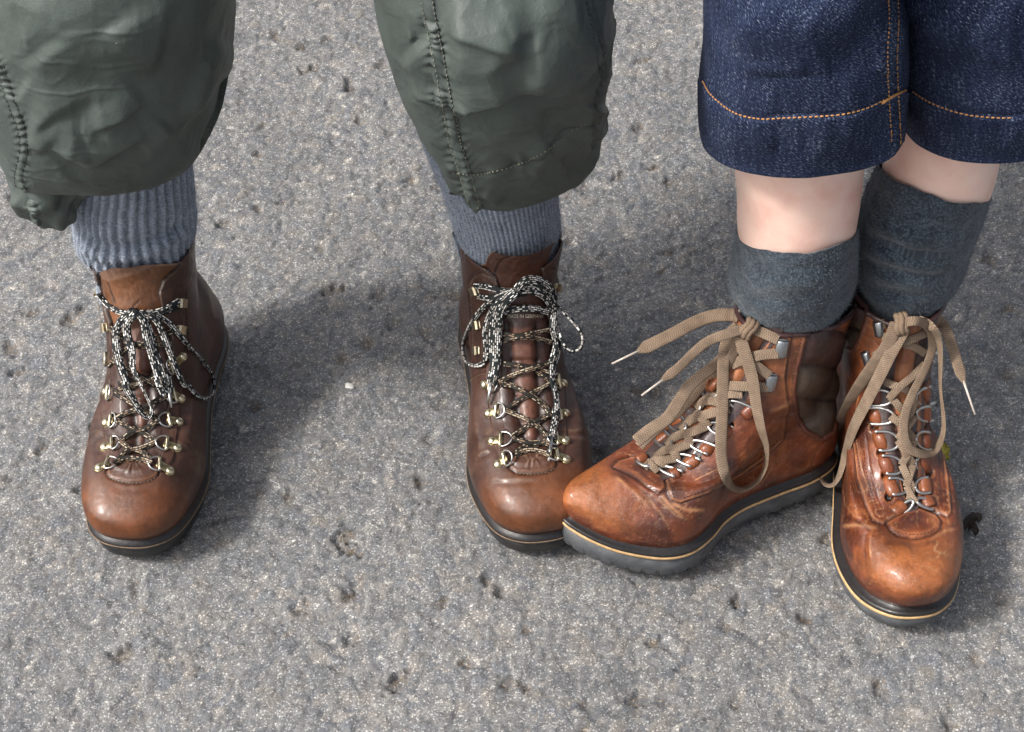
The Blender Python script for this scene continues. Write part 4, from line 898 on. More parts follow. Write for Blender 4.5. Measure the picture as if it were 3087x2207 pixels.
    # tongue
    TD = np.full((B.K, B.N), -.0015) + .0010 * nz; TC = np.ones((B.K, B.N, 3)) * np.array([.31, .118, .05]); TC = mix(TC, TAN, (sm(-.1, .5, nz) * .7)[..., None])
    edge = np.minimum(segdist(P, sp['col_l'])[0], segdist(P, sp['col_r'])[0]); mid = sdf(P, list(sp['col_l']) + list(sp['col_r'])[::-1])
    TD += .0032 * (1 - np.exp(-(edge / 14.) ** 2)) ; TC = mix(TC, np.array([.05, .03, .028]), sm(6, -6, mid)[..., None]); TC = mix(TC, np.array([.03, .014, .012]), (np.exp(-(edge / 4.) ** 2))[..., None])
    keep = (thr > -18) & vis & (P[..., 1] > np.interp(P[..., 0], [p[0] for p in sp['tongue_top']], [p[1] for p in sp['tongue_top']]))
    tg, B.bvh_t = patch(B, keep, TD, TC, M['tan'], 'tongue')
    bv = [B.bvh_upper, B.bvh_t]; B.bv = bv
    mb = MB()
    for line in sp['stitch']: stitches(mb, B.bvh_upper, line, .00035, .0034)
    mb.build('stitching', M['thread'], up)['kind'] = 'stuff'
    # rolled collar binding
    rim = B.Wd[B.kc] + np.array([0, 0, .0006]); mb = MB(); mb.tube(rim[::3], .0024, 8, True); mb.build('collar_binding', M['pad2'], B.root)
    lug = (.0140, .20, .0042)
    rows = [('outsole', M['grey'], [(-.006, .0), (.0005, .0), (.0046, .0015), (.0056, .005), (.0058, .012), (.0056, .0275)]), ('midsole', M['midsole'], [(.0054, .0277), (.0068, .0284), (.0070, .0306), (.0062, .0314)]),
            ('welt', M['rand'], [(.0056, .0316), (.0064, .0323), (.0062, .0348), (.0042, .0364), (.0014, .0372), (.0000, .0392), (-.005, .042)])]
    if not sp.get('kind'): rows = [(n_, m_, [(o_ - (.0050 * sm(.02, .0, z_) if n_ == 'outsole' else 0), z_ - .009 if z_ > .02 else z_ * .6) for o_, z_ in pr]) for n_, m_, pr in rows]; lug = (.0140, .16, .0030)
    sole(B, rows, None, lug)
    n_tab = 0
    for (p0, p1) in sp['tabs']: roll_tab(B, [B.bvh_upper, B.bvh_t], p0, p1, .0039, mix(TAN, TAN_L, .05 + .35 * rng.random()))
    for (p0, p1, e) in sp['rings']: steel_ring(B, bv, p0, p1, e, B.root)
    for (p, aw, hx, hy) in sp['hooks']: square_hook(B, bv, p, aw, hx, hy)
    for pts, wd in sp['cross']: lace('lace', bv, pts, wd, .0013, M['taupe'], B.root, minoff=.0016)
    B.laces = []
    for pts, wd, tw, end in sp['bow']:
        o, Cc = lace('lace', bv, pts, wd, .0015, M['taupe'], B.root, minoff=.0025, twist=tw, end=bool(end))
        if end: aglet(Cc, .0010, end * .9, o, M['aglet'])
        B.laces.append(o)
    h = hit(bv, *sp['knot']); vdir = nrm(CAM - h[0]); kc = h[0] + vdir * sp.get('knoth', .009)
    right = np.array([1, 0, 0.]); upv = np.cross(right, -vdir); V = []; n, m_ = 20, 12
    mb = MB(); ca, sa = math.cos(sp['kang']), math.sin(sp['kang']); ex = right * ca + upv * sa; ey = -right * sa + upv * ca
    lo = np.linspace(-1, 1, 15)
    for q in (-1, 0, 1):
        pts = [kc + ey * (t * .0075) + ex * (.0032 * q + .001 * math.sin(3 * t)) + vdir * (.0046 * math.sqrt(max(0, 1 - t * t)) - .001 * abs(q)) for t in lo]
        mb.tube(pts, .0026, 8)
    kn = mb.build('lace_knot', M['taupe_plain'], B.root)
    return B
M['pad2'] = mat_plain('dark_binding', (.040, .016, .016), .4, 0, .0004, 350, .3, coat=.1)
M['taupe_plain'] = mat_plain('taupe_cord', (.20, .14, .095), .85, 0, .0006, 900, .35, spec=.2)

b3 = dict(roll=.13, kind='turned', v=[0.0500, -0.2305, -1.1256, 0.8753, 0.9884, 1.0643, 0.2426, -0.2015], side=1, label='tan leather boot turned sideways showing its grey lugged sole and dark ankle padding',
  throat=ZE((1330,190),(1255,285),(1190,400),(1155,500),(1130,590),(1020,700),(960,780),(880,860),(800,930),(720,965),(620,925),(575,905),(640,870),(700,810),(770,735),(850,640),(930,540),(990,460),(1040,390),(1110,270),(1180,150),(1220,60),(1380,60)),
  facing=ZE((720,965),(745,1040),(765,1095),(815,1110),(950,1062),(1100,985),(1250,890),(1370,770),(1400,600),(1380,420),(1420,180),(1330,180),(1255,285),(1190,400),(1155,500),(1130,590),(1020,700),(960,780),(880,860),(800,930)),
  double=[ZE((850,1050),(1000,985),(1150,890),(1280,790),(1350,715)), ZE((860,1085),(1000,1030),(1160,930),(1300,830),(1365,745)), ZE((1540,960),(1530,900),(1545,850),(1580,800),(1625,760))],
  creases=[(ZE((690,1110),(800,1180),(900,1230)), 8, -.0006), (ZE((700,1060),(760,1130),(840,1200)), 7, .0006), (ZE((480,950),(600,1040),(700,1130),(780,1220)), 7, -.0005), (ZE((450,960),(560,1050),(660,1150)), 6, .0004), (ZE((760,1110),(850,1150),(960,1150)), 8, .0005), (ZE((1300,660),(1380,640),(1430,650)), 10, -.001), (ZE((1290,610),(1350,590),(1420,560)), 10, .0008)],
  scuffs=[(ZE((620,1090),(700,1160),(760,1260)), 1.6, (.50, .30, .16)), (ZE((680,1080),(790,1180),(870,1210)), 1.5, (.50, .30, .16)), (ZE((880,1000),(1010,930),(1040,900)), 1.4, (.5, .26, .12)), (ZE((470,1240),(430,1180),(380,1160)), 1.2, (.16, .05, .02)), (ZE((1160,960),(1260,1000),(1330,900)), 1.2, (.46, .22, .1))],
  flap=ZE((452,912),(480,880),(560,860),(610,870),(640,920),(720,968),(735,1030),(700,1055),(640,1020),(560,962)),
  holes=[(p, 11) for p in ZE((1160,610),(1085,690),(985,780),(905,868),(810,935))],
  pad=ZE((1508,178),(1620,160),(1725,190),(1738,300),(1715,380),(1700,520),(1665,620),(1642,720),(1585,755),(1505,712),(1458,640),(1442,500),(1458,380),(1485,280)), padtop=ZE((1500,365))[0][1],
  quilt=[ZE((1440,360),(1560,365),(1720,395)), ZE((1430,535),(1560,552),(1700,560))], 
  col_l=ZE((1210,140),(1110,330),(1040,440),(960,560),(870,670),(790,760),(710,840),(640,890)), col_r=ZE((1290,190),(1190,370),(1110,520),(1010,640),(930,730),(850,820),(770,890),(700,935)), tongue_top=ZE((1000,150),(1180,145),(1330,150),(1500,150)),
  stitch=[ZE((1470,220),(1440,340),(1420,480),(1432,620),(1480,720),(1560,770)), ZE((830,1085),(960,1035),(1100,960),(1240,868),(1340,770)), ZE((780,1085),(760,1010),(740,970))],
  tabs=[tuple(ZE(*t)) for t in (((935,495),(1010,455)), ((850,590),(905,540)), ((760,690),(825,650)), ((690,775),(740,735)), ((585,885),(628,870)), ((1165,640),(1210,600)), ((1040,745),(1080,705)), ((940,835),(985,795)), ((850,905),(900,872)), ((765,960),(800,940)))],
  rings=[tuple(ZE(*t)) for t in (((940,508),(1015,470),(1010,540)), ((855,602),(912,552),(925,622)), ((765,702),(832,660),(842,732)), ((695,788),(748,745),(772,812)), ((588,898),(634,880),(650,925)),
     ((1158,628),(1205,592),(1098,560)), ((1034,742),(1076,702),(972,680)), ((934,832),(980,792),(868,772)), ((844,902),(896,868),(790,848)), ((758,962),(800,935),(705,918)))],
  hooks=[(ZE((1362,270))[0], ZE((1440,270))[0], .0050, .0076), (ZE((1302,456))[0], ZE((1380,456))[0], .0049, .0074)],
  cross=[(ZE((1345,225,.004),(1280,195,.006),(1210,165,.010)), .0085), (ZE((1345,300,.004),(1270,305,.006),(1180,325,.008),(1090,360,.006)), .0085), (ZE((1300,420,.004),(1240,375,.006),(1170,310,.010),(1120,240,.010)), .008),
     (ZE((1290,485,.004),(1200,480,.006),(1100,475,.006),(1020,470,.006)), .008), (ZE((1150,520,.004),(1060,520,.006),(960,545,.005),(900,600,.004)), .0075), (ZE((1080,590,.004),(1000,560,.007),(940,560,.004)), .007),
     (ZE((1080,600,.004),(960,630,.006),(870,660,.005),(815,715,.004)), .0078), (ZE((965,700,.004),(930,650,.007),(900,610,.004)), .0075), (ZE((965,690,.004),(880,725,.006),(790,750,.005),(740,800,.004)), .0075), (ZE((870,790,.004),(850,740,.007),(820,710,.004)), .007),
     (ZE((880,785,.004),(790,815,.006),(720,830,.005),(680,860,.004)), .0072), (ZE((795,880,.004),(780,830,.007),(740,795,.004)), .007), (ZE((790,870,.004),(720,880,.006),(660,890,.005),(620,920,.004)), .007), (ZE((745,905,.004),(700,890,.006),(665,862,.004)), .0066), (ZE((690,940,.003),(660,910,.006),(630,885,.004)), .006)],
  bow=[(ZE((1195,165,.018),(1150,105,.018),(1070,88,.016),(980,98,'0.0'),(880,135,'0.0'),(790,185,'0.0'),(700,230,'0.0'),(580,288,'0.0')), .0108, [10, -8, 5, 10, -5], .026),
     (ZE((1160,165,.016),(1060,195,.014),(960,235,.012),(870,310,'0.0'),(800,380,'0.0'),(710,448,'0.0')), .0082, [-20, 15, 25, 10], .022),
     (ZE((1150,180,.014),(1100,260,.013),(1030,340,.012),(940,410,.010),(860,480,'.004'),(800,570,'.004'),(740,655,'.004'),(650,715,'.004'),(572,778,'.004')), .0105, [5, 20, 30, 10, 5, 0], 0),
     (ZE((1140,220,.012),(1060,370,.010),(960,450,.008),(880,540,'0.0'),(800,620,'0.0'),(720,680,'0.0'),(640,750,'0.0'),(590,805,'0.0')), .0090, [20, 30, 35, 20, 0], 0),
     (ZE((1130,150,.020),(1075,210,.019),(1050,320,.016),(1045,450,.013),(1042,600,.012),(1036,750,.010),(1038,870,.009),(1062,970,.008),(1110,1028,.008),(1170,1035,.008),(1235,995,.008),(1278,910,.008),(1278,810,.008),(1250,700,.009),(1225,580,.009),(1205,440,.010),(1165,300,.013),(1125,180,.019)), .0100, [0, 8, 12, 15, 25, 50, 72, 72, 50, 30, 15, 0], 0)],
  knot=ZE((1185,165))[0], kang=-.5, knoth=.012)
b4 = dict(v=[0.3288, -0.3025, 0.0809, 0.9664, 0.9686, 1.0313, -0.0223, -0.0659], side=-1, label='tan leather boot at far right pointing forward with rows of steel lace rings',
  throat=ZF((600,215),(560,300),(535,420),(505,500),(508,560),(522,640),(548,740),(568,840),(592,930),(612,1010),(632,1035),(655,1012),(655,900),(656,800),(655,700),(655,620),(656,560),(668,500),(682,420),(695,300),(715,210),(740,150),(560,150)),
  facing=ZF((430,440),(395,600),(385,740),(400,900),(440,1020),(470,1085),(512,1102),(532,1085),(606,1043),(612,1010),(592,930),(568,840),(548,740),(522,640),(508,560),(505,500),(480,440)),
  facing2=ZF((740,480),(760,760),(788,900),(802,1050),(790,1066),(740,1050),(660,1022),(655,900),(655,700),(656,560),(668,500)),
  double=[ZF((415,720),(430,880),(462,1000),(490,1075)), ZF((440,700),(458,860),(490,990),(520,1070)), ZF((735,760),(750,900),(765,1030)), ZF((755,760),(770,900),(782,1040)), ZF((420,290),(470,310),(500,350))],
  creases=[(ZF((330,1110),(420,1105),(500,1120)), 9, .0005), (ZF((440,1130),(430,1200),(440,1260)), 6, -.0005), (ZF((460,1140),(455,1200),(460,1250)), 5, .0005), (ZF((330,1060),(400,1090),(470,1130)), 7, -.0006), (ZF((760,1090),(800,1110),(840,1100)), 7, -.0005), (ZF((520,1170),(640,1185),(760,1165)), 12, -.0006), (ZF((700,1170),(780,1130),(830,1120)), 6, .0004)],
  scuffs=[(ZF((735,1165),(745,1180),(728,1210),(760,1225),(790,1215)), 2.0, (.55, .34, .16)), (ZF((700,1240),(722,1255),(745,1240),(755,1225),(810,1240)), 1.8, (.52, .32, .15)), (ZF((665,1285),(690,1275),(720,1290),(755,1310)), 1.8, (.52, .32, .15)), (ZF((690,1265),(715,1265)), 1.6, (.5, .3, .14)), (ZF((775,1120),(770,1140),(775,1150)), 1.6, (.5, .3, .14)), (ZF((400,720),(420,860),(450,960)), 1.6, (.5, .28, .15)), (ZF((340,950),(350,1020),(400,1080)), 1.3, (.46, .24, .12))],
  flap=ZF((528,1092),(540,1120),(570,1145),(640,1157),(710,1145),(750,1120),(757,1085),(735,1060),(662,1032),(600,1052)),
  holes=[(p, 13) for p in ZF((460,592),(476,692),(502,797),(522,894),(536,986),(704,690),(700,800),(706,885))],
  pad=ZF((380,60),(455,160),(440,200),(415,280),(380,350),(320,320),(300,160)), padtop=ZF((0,240))[0][1], quilt=[ZF((320,250),(400,275),(470,300))],
  col_l=ZF((600,250),(560,420),(550,520),(560,640),(580,760),(598,870),(620,980)), col_r=ZF((690,250),(650,420),(640,540),(640,660),(642,800),(645,900),(648,980)), tongue_top=ZF((400,215),(560,215),(600,228),(700,225),(900,215)),
  stitch=[ZF((445,210),(425,270),(400,340),(372,400)), ZF((425,740),(440,880),(472,1000),(500,1070)), ZF((400,640),(398,760),(415,880)), ZF((560,1130),(600,1142),(650,1146),(700,1138),(740,1115))],
  tabs=[tuple(ZF(*t)) for t in (((478,520),(478,578)), ((466,606),(486,676)), ((484,710),(510,780)), ((512,812),(535,880)), ((534,908),(560,972)), ((560,1048),(598,1018)), ((690,510),(700,560)), ((696,600),(700,655)), ((692,712),(700,768)), ((684,812),(696,870)), ((690,908),(698,965)), ((694,988),(712,1025)))],
  rings=[tuple(ZF(*t)) for t in (((490,528),(482,592),(545,562)), ((478,606),(490,672),(552,640)), ((505,708),(522,785),(572,745)), ((530,812),(545,886),(592,850)), ((555,908),(570,976),(616,940)), ((598,1020),(606,1046),(636,1012)), ((690,520),(706,588),(648,566)), ((690,602),(702,660),(648,632)), ((686,712),(698,776),(644,742)), ((680,812),(692,878),(640,850)), ((682,908),(692,972),(634,945)), ((690,1000),(708,1034),(650,1012)))],
  hooks=[(ZF((497,268))[0], ZF((440,262))[0], .0042, .0066), (ZF((447,396))[0], ZF((390,390))[0], .0038, .0062)],
  cross=[(ZF((510,250,.005),(545,245,.007),(590,250,.010)), .008), (ZF((470,385,.004),(540,350,.007),(620,320,.008),(690,290,.006)), .0064), (ZF((510,300,.004),(580,330,.008),(640,345,.006),(690,375,.005)), .0064),
     (ZF((500,480,.004),(540,505,.006),(590,520,.007),(640,545,.005)), .0064), (ZF((690,420,.005),(640,470,.007),(580,520,.007),(535,570,.004)), .0064), (ZF((545,560,.004),(580,600,.007),(620,640,.005)), .0064),
     (ZF((650,570,.004),(620,640,.007),(560,660,.006),(545,645,.004)), .0064), (ZF((545,640,.004),(590,680,.007),(645,740,.004)), .0064), (ZF((648,640,.004),(620,680,.006),(575,740,.004)), .0064), (ZF((575,745,.004),(605,790,.007),(640,845,.004)), .0064), (ZF((645,745,.004),(625,790,.006),(590,850,.004)), .0064),
     (ZF((592,850,.004),(610,890,.007),(636,945,.004)), .0064), (ZF((640,850,.004),(625,890,.006),(612,940,.004)), .0064), (ZF((612,940,.004),(628,975,.006),(650,1010,.004)), .0058), (ZF((636,945,.004),(628,980,.006),(620,1000,.004)), .0056)],
  bow=[(ZF((570,245,.012),(530,340,.014),(460,440,.012),(400,530,.010),(350,620,.008),(310,730,.008),(270,820,.010),(248,890,.012),(265,928,.012),(300,930,.012),(330,880,.012),(352,790,.012),(385,690,.012),(440,580,.013),(500,460,.014),(555,350,.015),(600,270,.014)), .0105, [10, 10, 20, 30, 40, 60, 75, 60, 40, 25, 15, 0], 0),
     (ZF((600,245,.013),(650,235,.013),(705,265,.012),(722,340,.011),(695,430,.010),(650,520,.010),(612,610,.010),(598,700,.010),(620,775,.009),(680,803,.009),(735,785,.009),(765,720,.009),(768,640,.009),(755,520,.009),(755,400,.009),(745,310,.010),(705,250,.012),(640,225,.014)), .0076, [10, 20, 35, 20, 10, 30, 60, 75, 60, 30, 20, 20, 10], 0),
     (ZF((600,235,.016),(660,208,.016),(720,212,.015),(770,258,'0.02'),(805,345,'0.025'),(832,430,'0.03'),(856,500,'0.03')), .0092, [25, 35, 30, 25, 15, 20], .030)],
  knot=ZF((590,248))[0], kang=.2, knoth=.010)
B3 = tan_boot(b3); B4 = tan_boot(b4)

# ------------------------------------------------------------------ people: bodies, socks, trouser legs
def sqp(L, R, Y, Y2=None):
    """ring centre and half-axis from the photographed left and right edge at depth Y"""
    a = gy(L[0] * S, L[1] * S, Y); b = gy(R[0] * S, R[1] * S, Y if Y2 is None else Y2); return (a + b) / 2, (b - a) / 2
def tube_grid(rings, N, K, p=2.15, ntop=0, p2=None):
    """rings: (left px, right px, depth, front radius, front tilt) -> dense grid K x (N+1), column 0 at the back"""
    cs = []
    for r in rings:
        if isinstance(r, dict): c, hx, hy = np.array(r['c']), np.array(r['hx']), np.array(r['hy'])
        else:
            L, R, Y, ry = r[:4]; tz = r[4] if len(r) > 4 else 0; fx = r[5] if len(r) > 5 else 0
            c, hx = sqp(L, R, Y); hy = np.array([fx, -ry, tz])
        cs.append(np.concatenate([c, hx, hy]))
    cs = np.array(cs); A = cr(cs, 600); d = np.r_[0, np.cumsum(np.linalg.norm(np.diff(A[:, :3], axis=0), axis=1) * 1.0 + .35 * np.linalg.norm(np.diff(A[:, 3:], axis=0), axis=1))]
    if ntop: q = int(600 * ntop / (len(rings) - 1)); dd_ = np.diff(d); dd_[:q] *= .12; d = np.r_[0, np.cumsum(dd_)]
    A = np.stack([np.interp(np.linspace(0, d[-1], K), d, A[:, k]) for k in range(9)], 1)
    a = np.linspace(0, 2 * math.pi, N + 1); s_, c_ = np.sin(a), -np.cos(a)      # 0 = back, pi = front
    e = (2 / (p + ((p2 or p) - p) * sm(.72, .98, np.arange(K) / (K - 1))))[:, None]; sx = np.sign(s_) * abs(s_)[None] ** e; cy = np.sign(c_) * abs(c_)[None] ** e
    return A[:, None, :3] - A[:, None, 3:6] * sx[..., None] + A[:, None, 6:] * cy[..., None], a, np.linspace(0, d[-1], K)
def oN(G):
    n = gridN(G, False); n[:, 0] = n[:, -1] = nrm(n[:, 0] + n[:, -1]); c = G.mean(1, keepdims=True)
    return n if (n * (G - c)).sum() > 0 else -n
def tube_uv(G):
    s = np.r_[0, np.cumsum(np.linalg.norm(np.diff(G, axis=1), axis=2).mean(0))]; t = np.r_[0, np.cumsum(np.linalg.norm(np.diff(G, axis=0), axis=2).mean(1))]
    return np.stack(np.meshgrid(s, t), -1)
def cloth_obj(name, G, D, mat, parent, cols=None, shell=.0016, boot=None):
    n = oN(G); V = G + n * D[..., None]
    if boot is not None: V = behind(V, boot)
    n = oN(V); K, N = V.shape[:2]; uv = tube_uv(G)
    if cols is None: cols = np.ones(V.shape)
    n2 = oN(V)
    if shell:                                    # turned-in edges so the open ends show thickness
        inn = [V[-1] - n2[-1] * shell, V[-1] - n2[-1] * shell + (V[-4] - V[-1]) * 1.0, V[-12] - n2[-12] * shell * 1.3, V[-40 if K > 60 else -20] - n2[-40 if K > 60 else -20] * shell * 1.5]
        V = np.concatenate([V, np.array(inn)]); uv = np.concatenate([uv, np.repeat(uv[-1:], 4, 0)]); cols = np.concatenate([cols, np.repeat(cols[-1:], 4, 0)])
    F = gridF(len(V), N); o = mesh_obj(name, V, F, mat, parent, cols=cols, uv=uv)
    o_b = bvh_of(V[:K], gridF(K, N)); return o, o_b, V[:K]
def fuzz(name, V, n, mat, parent, count, length, r=.00009, rows=(0, 1)):
    K, N = V.shape[:2]; mbV = []; F = []; nn = oN(V)
    for q in range(count):
        i = int((rows[0] + (rows[1] - rows[0]) * rng.random()) * (K - 2)); j = rng.integers(0, N - 1); p = V[i, j]; d = nn[i, j] + rng.normal(size=3) * .8; d /= np.linalg.norm(d)
        L = length * (.4 + rng.random()); c = rng.normal(size=3) * .5; sd = nrm(np.cross(d, CAM - p)) * r; b = len(mbV)
        p1 = p + d * L * .5; p2 = p + nrm(d + c * .9) * L
        mbV += [p - sd, p + sd, p1 + sd * .8, p1 - sd * .8, p2]; F += [(b, b + 1, b + 2, b + 3), (b + 3, b + 2, b + 4)]
    o = mesh_obj(name, np.array(mbV), F, mat, parent); o['kind'] = 'stuff'; return o

def body(name, tubes, blobs, label):
    """one continuous figure: overlapping limb volumes fused by a voxel remesh"""
    Vs, Fs, n = [], [], 0
    for rings in tubes:
        G, _, _ = tube_grid(rings, 36, 60, 2.0); G = G[:, :-1]; K, N = G.shape[:2]
        F = [tuple(int(i) + n for i in f) for f in gridF(K, N, True)] + [tuple(range(n, n + N))[::-1], tuple(range(n + (K - 1) * N, n + K * N))]
        Vs.append(G.reshape(-1, 3)); Fs += F; n += K * N
    for c, r in blobs:
        c = np.array(c); r = np.array(r); u = np.linspace(.05, math.pi - .05, 18); a = np.arange(24) / 24 * 2 * math.pi
        G = c + np.stack([np.sin(u)[:, None] * np.cos(a) * r[0], np.sin(u)[:, None] * np.sin(a) * r[1], -np.cos(u)[:, None] * np.ones(24) * r[2]], -1)
        Fs += [tuple(int(i) + n for i in f) for f in gridF(18, 24, True)] + [tuple(range(n, n + 24))[::-1], tuple(range(n + 17 * 24, n + 18 * 24))]; Vs.append(G.reshape(-1, 3)); n += 18 * 24
    o = mesh_obj(name, np.concatenate(Vs), Fs, M['skin'])
    bm = bmesh.new(); bm.from_mesh(o.data); bmesh.ops.recalc_face_normals(bm, faces=bm.faces); bm.to_mesh(o.data); bm.free()
    m = o.modifiers.new('fuse', 'REMESH'); m.mode = 'VOXEL'; m.voxel_size = .0068; m.use_smooth_shade = True
    sm_ = o.modifiers.new('smooth', 'SMOOTH'); sm_.factor = .5; sm_.iterations = 12
    dg = bpy.context.evaluated_depsgraph_get(); me = bpy.data.meshes.new_from_object(o.evaluated_get(dg)); o.modifiers.clear(); o.data = me
    me.polygons.foreach_set('use_smooth', np.ones(len(me.polygons), bool)); me.materials.clear(); me.materials.append(M['skin'])
    tag(o, label, 'person'); return o
def tuck(o, boots):
    """keep the foot and ankle inside the boot leather"""
    me = o.data; co = np.empty(len(me.vertices) * 3, np.float32); me.vertices.foreach_get('co', co); co = co.reshape(-1, 3)
    for B in boots:
        W = B.W.reshape(-1, 3); lo, hi = W.min(0) - .03, W[: (B.kc + 1) * B.N].max(0); hi[:2] += .03; hi[2] -= .004
        idx_ = np.where(((co > lo) & (co < hi)).all(1))[0]
        def cl(Q): A = Q.W.mean(1)[::6]; A = np.concatenate([A, Q.W[40][::20] * .5 + Q.W[40].mean(0) * .5]); return np.linalg.norm(co[idx_][:, None] - A[None], axis=2).min(1)
        mine = np.all([cl(B) <= cl(q) for q in boots], axis=0)
        for i in idx_[mine]:
            p = Vector(co[i]); loc, nn, idx, d = B.bvh_upper.find_nearest(p)
            k_, j_ = divmod(idx, B.N); n_ = B.n[min(k_, B.kc), j_]
            if (np.array(p - loc) @ n_) > -.0055: co[i] = np.array(loc) - n_ * .0055
    me.vertices.foreach_set('co', co.ravel()); me.update()
def W_(c, rx, ry): return dict(c=c, hx=(rx, 0, 0), hy=(0, -ry, 0))
def foot_ring(B, k, sc):
    c = B.W[k].mean(0); return c
def foot_tube(B):
    """foot and ankle inside the boot, from the toes back to the heel and up"""
    v = B.v; f = np.array([math.sin(v[2]), -math.cos(v[2]), 0]); r = np.array([-math.cos(v[2]), -math.sin(v[2]), 0]); t = np.array([v[0], v[1], 0]); L = LB * v[3]; out = []
    for (y, z, w_, h) in ((.245, .048, .012, .008), (.23, .048, .030, .013), (.19, .052, .036, .018), (.14, .058, .032, .026), (.10, .066, .029, .032), (.06, .066, .027, .034), (.03, .060, .022, .024)):
        c = t - f * (L - y * v[3]) + np.array([0, 0, z * v[3]]); out.append(dict(c=c, hx=r * w_ * v[3], hy=np.array([0, 0, -h * v[3]])))
    return out
def ankle(B): return B.W[B.kc].mean(0)

# --- person in green trousers
a1, a2 = ankle(B1), ankle(B2)
def heel_ring(B, y, z, rx, ry):
    v = B.v; f = np.array([math.sin(v[2]), -math.cos(v[2]), 0]); c = np.array([v[0], v[1], 0]) - f * (LB * v[3] - y) + np.array([0, 0, z]); return W_(tuple(c), rx, ry)
def leg_rings(B, pts, top):
    a = ankle(B); return [heel_ring(B, .062, .065, .022, .026), W_((a[0], a[1], a[2] - .035), .027, .030)] + pts + [W_(*t) for t in top]
def torso(cx, cy, s):  # simple unseen upper body, put in so that it casts shade below
    return [W_((cx, cy, .78 * s), .13 * s, .10 * s), W_((cx, cy, .92 * s), .165 * s, .115 * s), W_((cx, cy, 1.05 * s), .145 * s, .10 * s), W_((cx, cy, 1.25 * s), .165 * s, .11 * s), W_((cx, cy, 1.40 * s), .15 * s, .09 * s), W_((cx, cy - .01, 1.46 * s), .06, .06), W_((cx, cy - .02, 1.52 * s), .055, .055)]
PX1, PY1 = -.165, .08
man = body('person', [foot_tube(B1), foot_tube(B2),
    leg_rings(B1, [((240, 565), (385, 550), a1[1] + .004, .028), ((205, 450), (408, 430), .0, .040), ((195, 330), (405, 320), -.006, .044), ((150, 160), (390, 160), -.030, .050), ((95, 0), (355, 0), -.045, .055), ((75, -150), (340, -150), -.05, .058)], [((-.265, .04, .75), .075, .08), ((-.235, PY1, .90), .085, .09)]),
    leg_rings(B2, [((1065, 545), (1206, 535), a2[1] + .004, .030), ((1020, 450), (1225, 440), -.004, .043), ((985, 350), (1215, 340), .004, .047), ((950, 220), (1200, 220), .006, .050), ((955, 80), (1220, 80), -.02, .054), ((960, -80), (1230, -80), -.04, .058)], [((-.06, .045, .75), .075, .08), ((-.095, PY1, .90), .085, .09)]),
    torso(PX1, PY1, 1.0)], [((PX1, PY1 - .03, 1.63), (.075, .095, .12))],
    'person on the left in rolled-up green trousers, blue-grey wool socks and brown boots')
PX2, PY2 = .33, .02
a3, a4 = ankle(B3), ankle(B4)
def skin_ring(L, R, Y, ry, tz=0): return (L, R, Y, ry, tz)
woman = body('person', [foot_tube(B3), foot_tube(B4),
    [heel_ring(B3, .058, .062, .022, .024), W_((a3[0], a3[1], .135), .025, .027), ((1680, 655), (1856, 645), a3[1] + .004, .032), ((1658, 590), (1874, 580), -.100, .040), ((1636, 525), (1897, 502), -.098, .0515, .010), ((1633, 430), (1912, 415), -.096, .052), ((1627, 340), (1919, 330), -.094, .054), ((1630, 200), (1925, 200), -.092, .055), ((1625, 40), (1945, 40), -.09, .060), ((1615, -150), (1965, -150), -.086, .068), W_((.27, -.03, .68), .075, .08), W_((.265, PY2, .84), .08, .09)],
    [heel_ring(B4, .062, .065, .022, .026), W_((a4[0], a4[1], .135), .026, .029), ((1925, 680), (2065, 670), a4[1], .033), ((1922, 590), (2105, 570), -.078, .038), ((1936, 490), (2152, 500), -.076, .043), ((1953, 400), (2194, 430), -.073, .0455, .018), ((1968, 340), (2215, 350), -.071, .048, .012), ((1995, 240), (2235, 240), -.07, .054), ((2010, 80), (2270, 80), -.066, .060), ((2030, -150), (2330, -150), -.06, .068), W_((.40, -.02, .68), .075, .08), W_((.395, PY2, .84), .08, .09)],
    torso(PX2, PY2, .95)], [((PX2, PY2 - .03, 1.55), (.07, .09, .115))],
    'person on the right in blue cropped jeans with bare shins above dark slate socks')

tuck(man, (B1, B2)); tuck(woman, (B3, B4))
